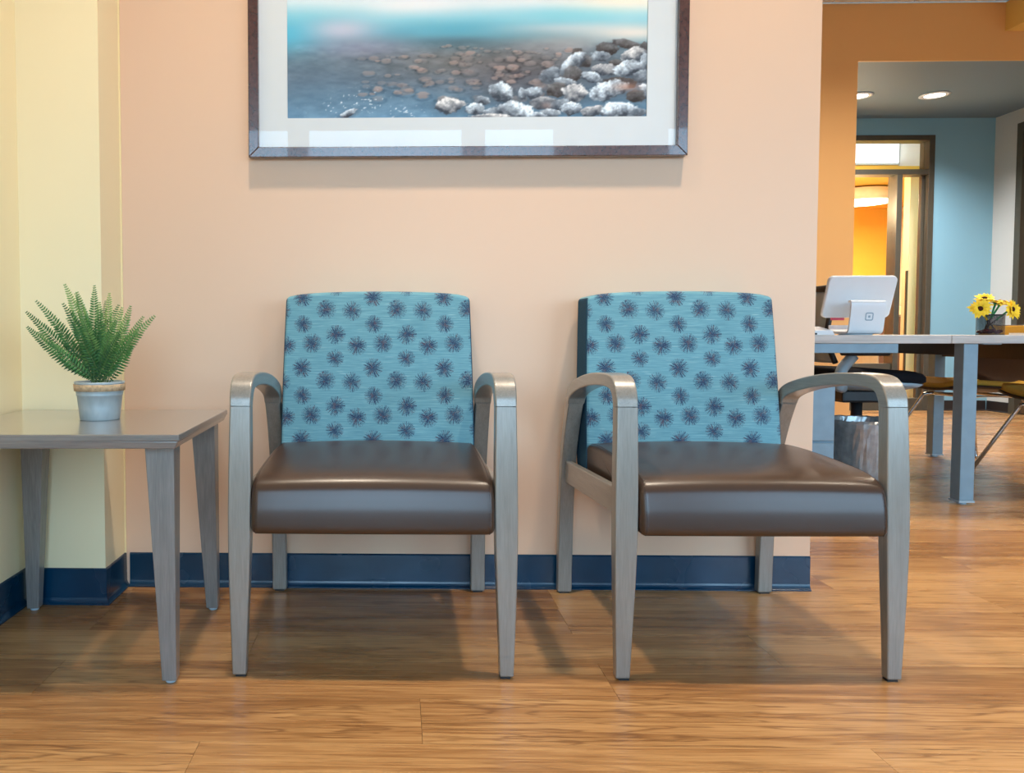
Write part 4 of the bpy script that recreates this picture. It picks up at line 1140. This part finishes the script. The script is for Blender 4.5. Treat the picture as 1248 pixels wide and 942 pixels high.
# mustard shell chairs on the far side of the desk
def shell_chair(loc, rz, label):
    t = thing('shell_chair', label, 'chair', (loc[0], loc[1], 0), rz, 'mustard shell chairs at the desk')
    # faces -X; shell swept from the seat front lip to the back top
    def surf(off, w0, z_off=0, s0=0.0, s1=1.0, n=22, m_=10, wscale=1.0):
        P_ = smooth_path([(-0.25, 0, 0.442), (-0.19, 0, 0.446), (-0.08, 0, 0.436), (0.06, 0, 0.427), (0.165, 0, 0.440), (0.222, 0, 0.50), (0.245, 0, 0.60), (0.262, 0, 0.70), (0.278, 0, 0.80)], 8)
        rows = []
        for i in range(n + 1):
            s = s0 + (s1 - s0) * i / n; f = s * (len(P_) - 1); k = min(int(f), len(P_) - 2); p = P_[k].lerp(P_[k + 1], f - k); tt = (P_[k + 1] - P_[k]).normalized()
            nrm_ = Vector((-tt.z, 0, tt.x))
            half = (0.225 + 0.02 * math.sin(math.pi * s)) * wscale
            e = min(s - s0, s1 - s) / 0.09
            half *= (1 - 0.30 * (1 - min(1, e)) ** 2)
            rows.append([p + nrm_ * (off + 0.035 * (v * v) * (0.6 + 0.4 * math.sin(math.pi * s))) + Vector((0, v * half, 0)) for v in [-1 + 2 * j / m_ for j in range(m_ + 1)]])
        return rows
    def sheet(name, rows, th, mat):
        b = B(); V = [[b.verts.new(p) for p in r] for r in rows]
        for a, c in zip(V, V[1:]):
            for j in range(len(a) - 1): b.faces.new((a[j], a[j + 1], c[j + 1], c[j]))
        o = obj(name, b, mat, t, smooth=True); md = o.modifiers.new('solid', 'SOLIDIFY'); md.thickness = th; md.offset = 0; return o
    sheet('shell', surf(0, 1), 0.012, M['veneer'])
    sheet('seat_pad', surf(0.020, 1, s0=0.02, s1=0.50, wscale=0.93), 0.026, M['mustard'])
    sheet('back_pad', surf(0.020, 1, s0=0.86, s1=0.99, wscale=0.93), 0.026, M['mustard'])
    for sx_ in (-1, 1):
        for sy_ in (-1, 1):
            foot = (sx_ * 0.315 + (0.0), sy_ * 0.31, 0.008); top_ = (sx_ * 0.12 + 0.0, sy_ * 0.13, 0.412); mid_ = (sx_ * 0.155, sy_ * 0.165, 0.400)
            b = B(); tube(b, [top_, mid_] + [Vector(mid_).lerp(Vector(foot), q) for q in (.04, .5, 1)], 0.0095, 8)
            lg = obj('leg', b, M['chrome'], t, smooth=True)
            b = B(); lathe(b, [(0.013, 0), (0.016, 0.003), (0.010, 0.009)], 12, foot[0], foot[1]); obj('glide', b, M['chrome'], lg)
    b = B(); tube(b, [(-.12, -.13, .408), (-.12, .13, .408), (.12, .13, .408), (.12, -.13, .408)], 0.009, 8, True); obj('under_frame', b, M['chrome'], t)
    return t
sA = shell_chair((3.245, 4.545), R(6), 'mustard padded brown shell chair at the far end of the desk, farther of the two')
sB = copy_tree(sA, (3.235, 3.815, 0), R(-3), 'mustard padded brown shell chair right of the near desk leg, closer of the two')

# cabinet and small picture in the office beyond the glass
cb = thing('office_cabinet', 'low grey office cabinet with cream top seen through the glass', 'cabinet', (6.18, 10.15, 0))
obj('body', box(B(), -.35, .40, -.4, .4, 0.10, 0.98), plain('grey_laminate', srgb(168, 164, 148), 0.5), cb, bevel=.004)
obj('cabinet_top', box(B(), -.37, .40, -.42, .4, 0.98, 1.08), M['cream'], cb, bevel=.004)
obj('plinth', box(B(), -.33, .40, -.38, .4, 0, 0.10), M['veneer'], cb)
obj('door', box(B(), -.34, .02, -.418, -.401, .12, .96), plain('brown_laminate', srgb(110, 74, 48), 0.5), cb, bevel=.003)
obj('door', box(B(), .03, .39, -.418, -.401, .12, .96), plain('brown_laminate_b', srgb(110, 74, 48), 0.5), cb, bevel=.003)
op = thing('small_picture', 'small framed yellow and green print on the white office wall', 'picture', (EX, 10.30, 1.27))
b = B()
for a in ((-.165, .165, 0, .025), (-.165, .165, .535, .56)): box(b, -.022, -.001, a[0], a[1], a[2], a[3])
for a in ((-.165, -.14), (.14, .165)): box(b, -.022, -.001, a[0], a[1], .025, .535)
obj('frame', b, M['frame'], op)
obj('mat_board', box(B(), -.012, -.002, -.14, .14, .025, .535), M['mat'], op)
m = NT('small_yellow_print'); zc = m.n('SeparateXYZ'); tcx = m.n('TexCoord'); m.l(tcx.outputs['Object'], zc.inputs[0])
m.set(m.ramp(m.math('ADD', zc.outputs[2], m.math('MULTIPLY', m.noise(tcx.outputs['Object'], 16, 3), .12)), [(0.10, srgb(70, 90, 30)), (0.26, srgb(196, 156, 40)), (0.40, srgb(236, 178, 70)), (0.5, srgb(224, 160, 70))]), .6)
obj('print', box(B(), -.0135, -.0122, -.085, .085, .11, .45), m.m, op)
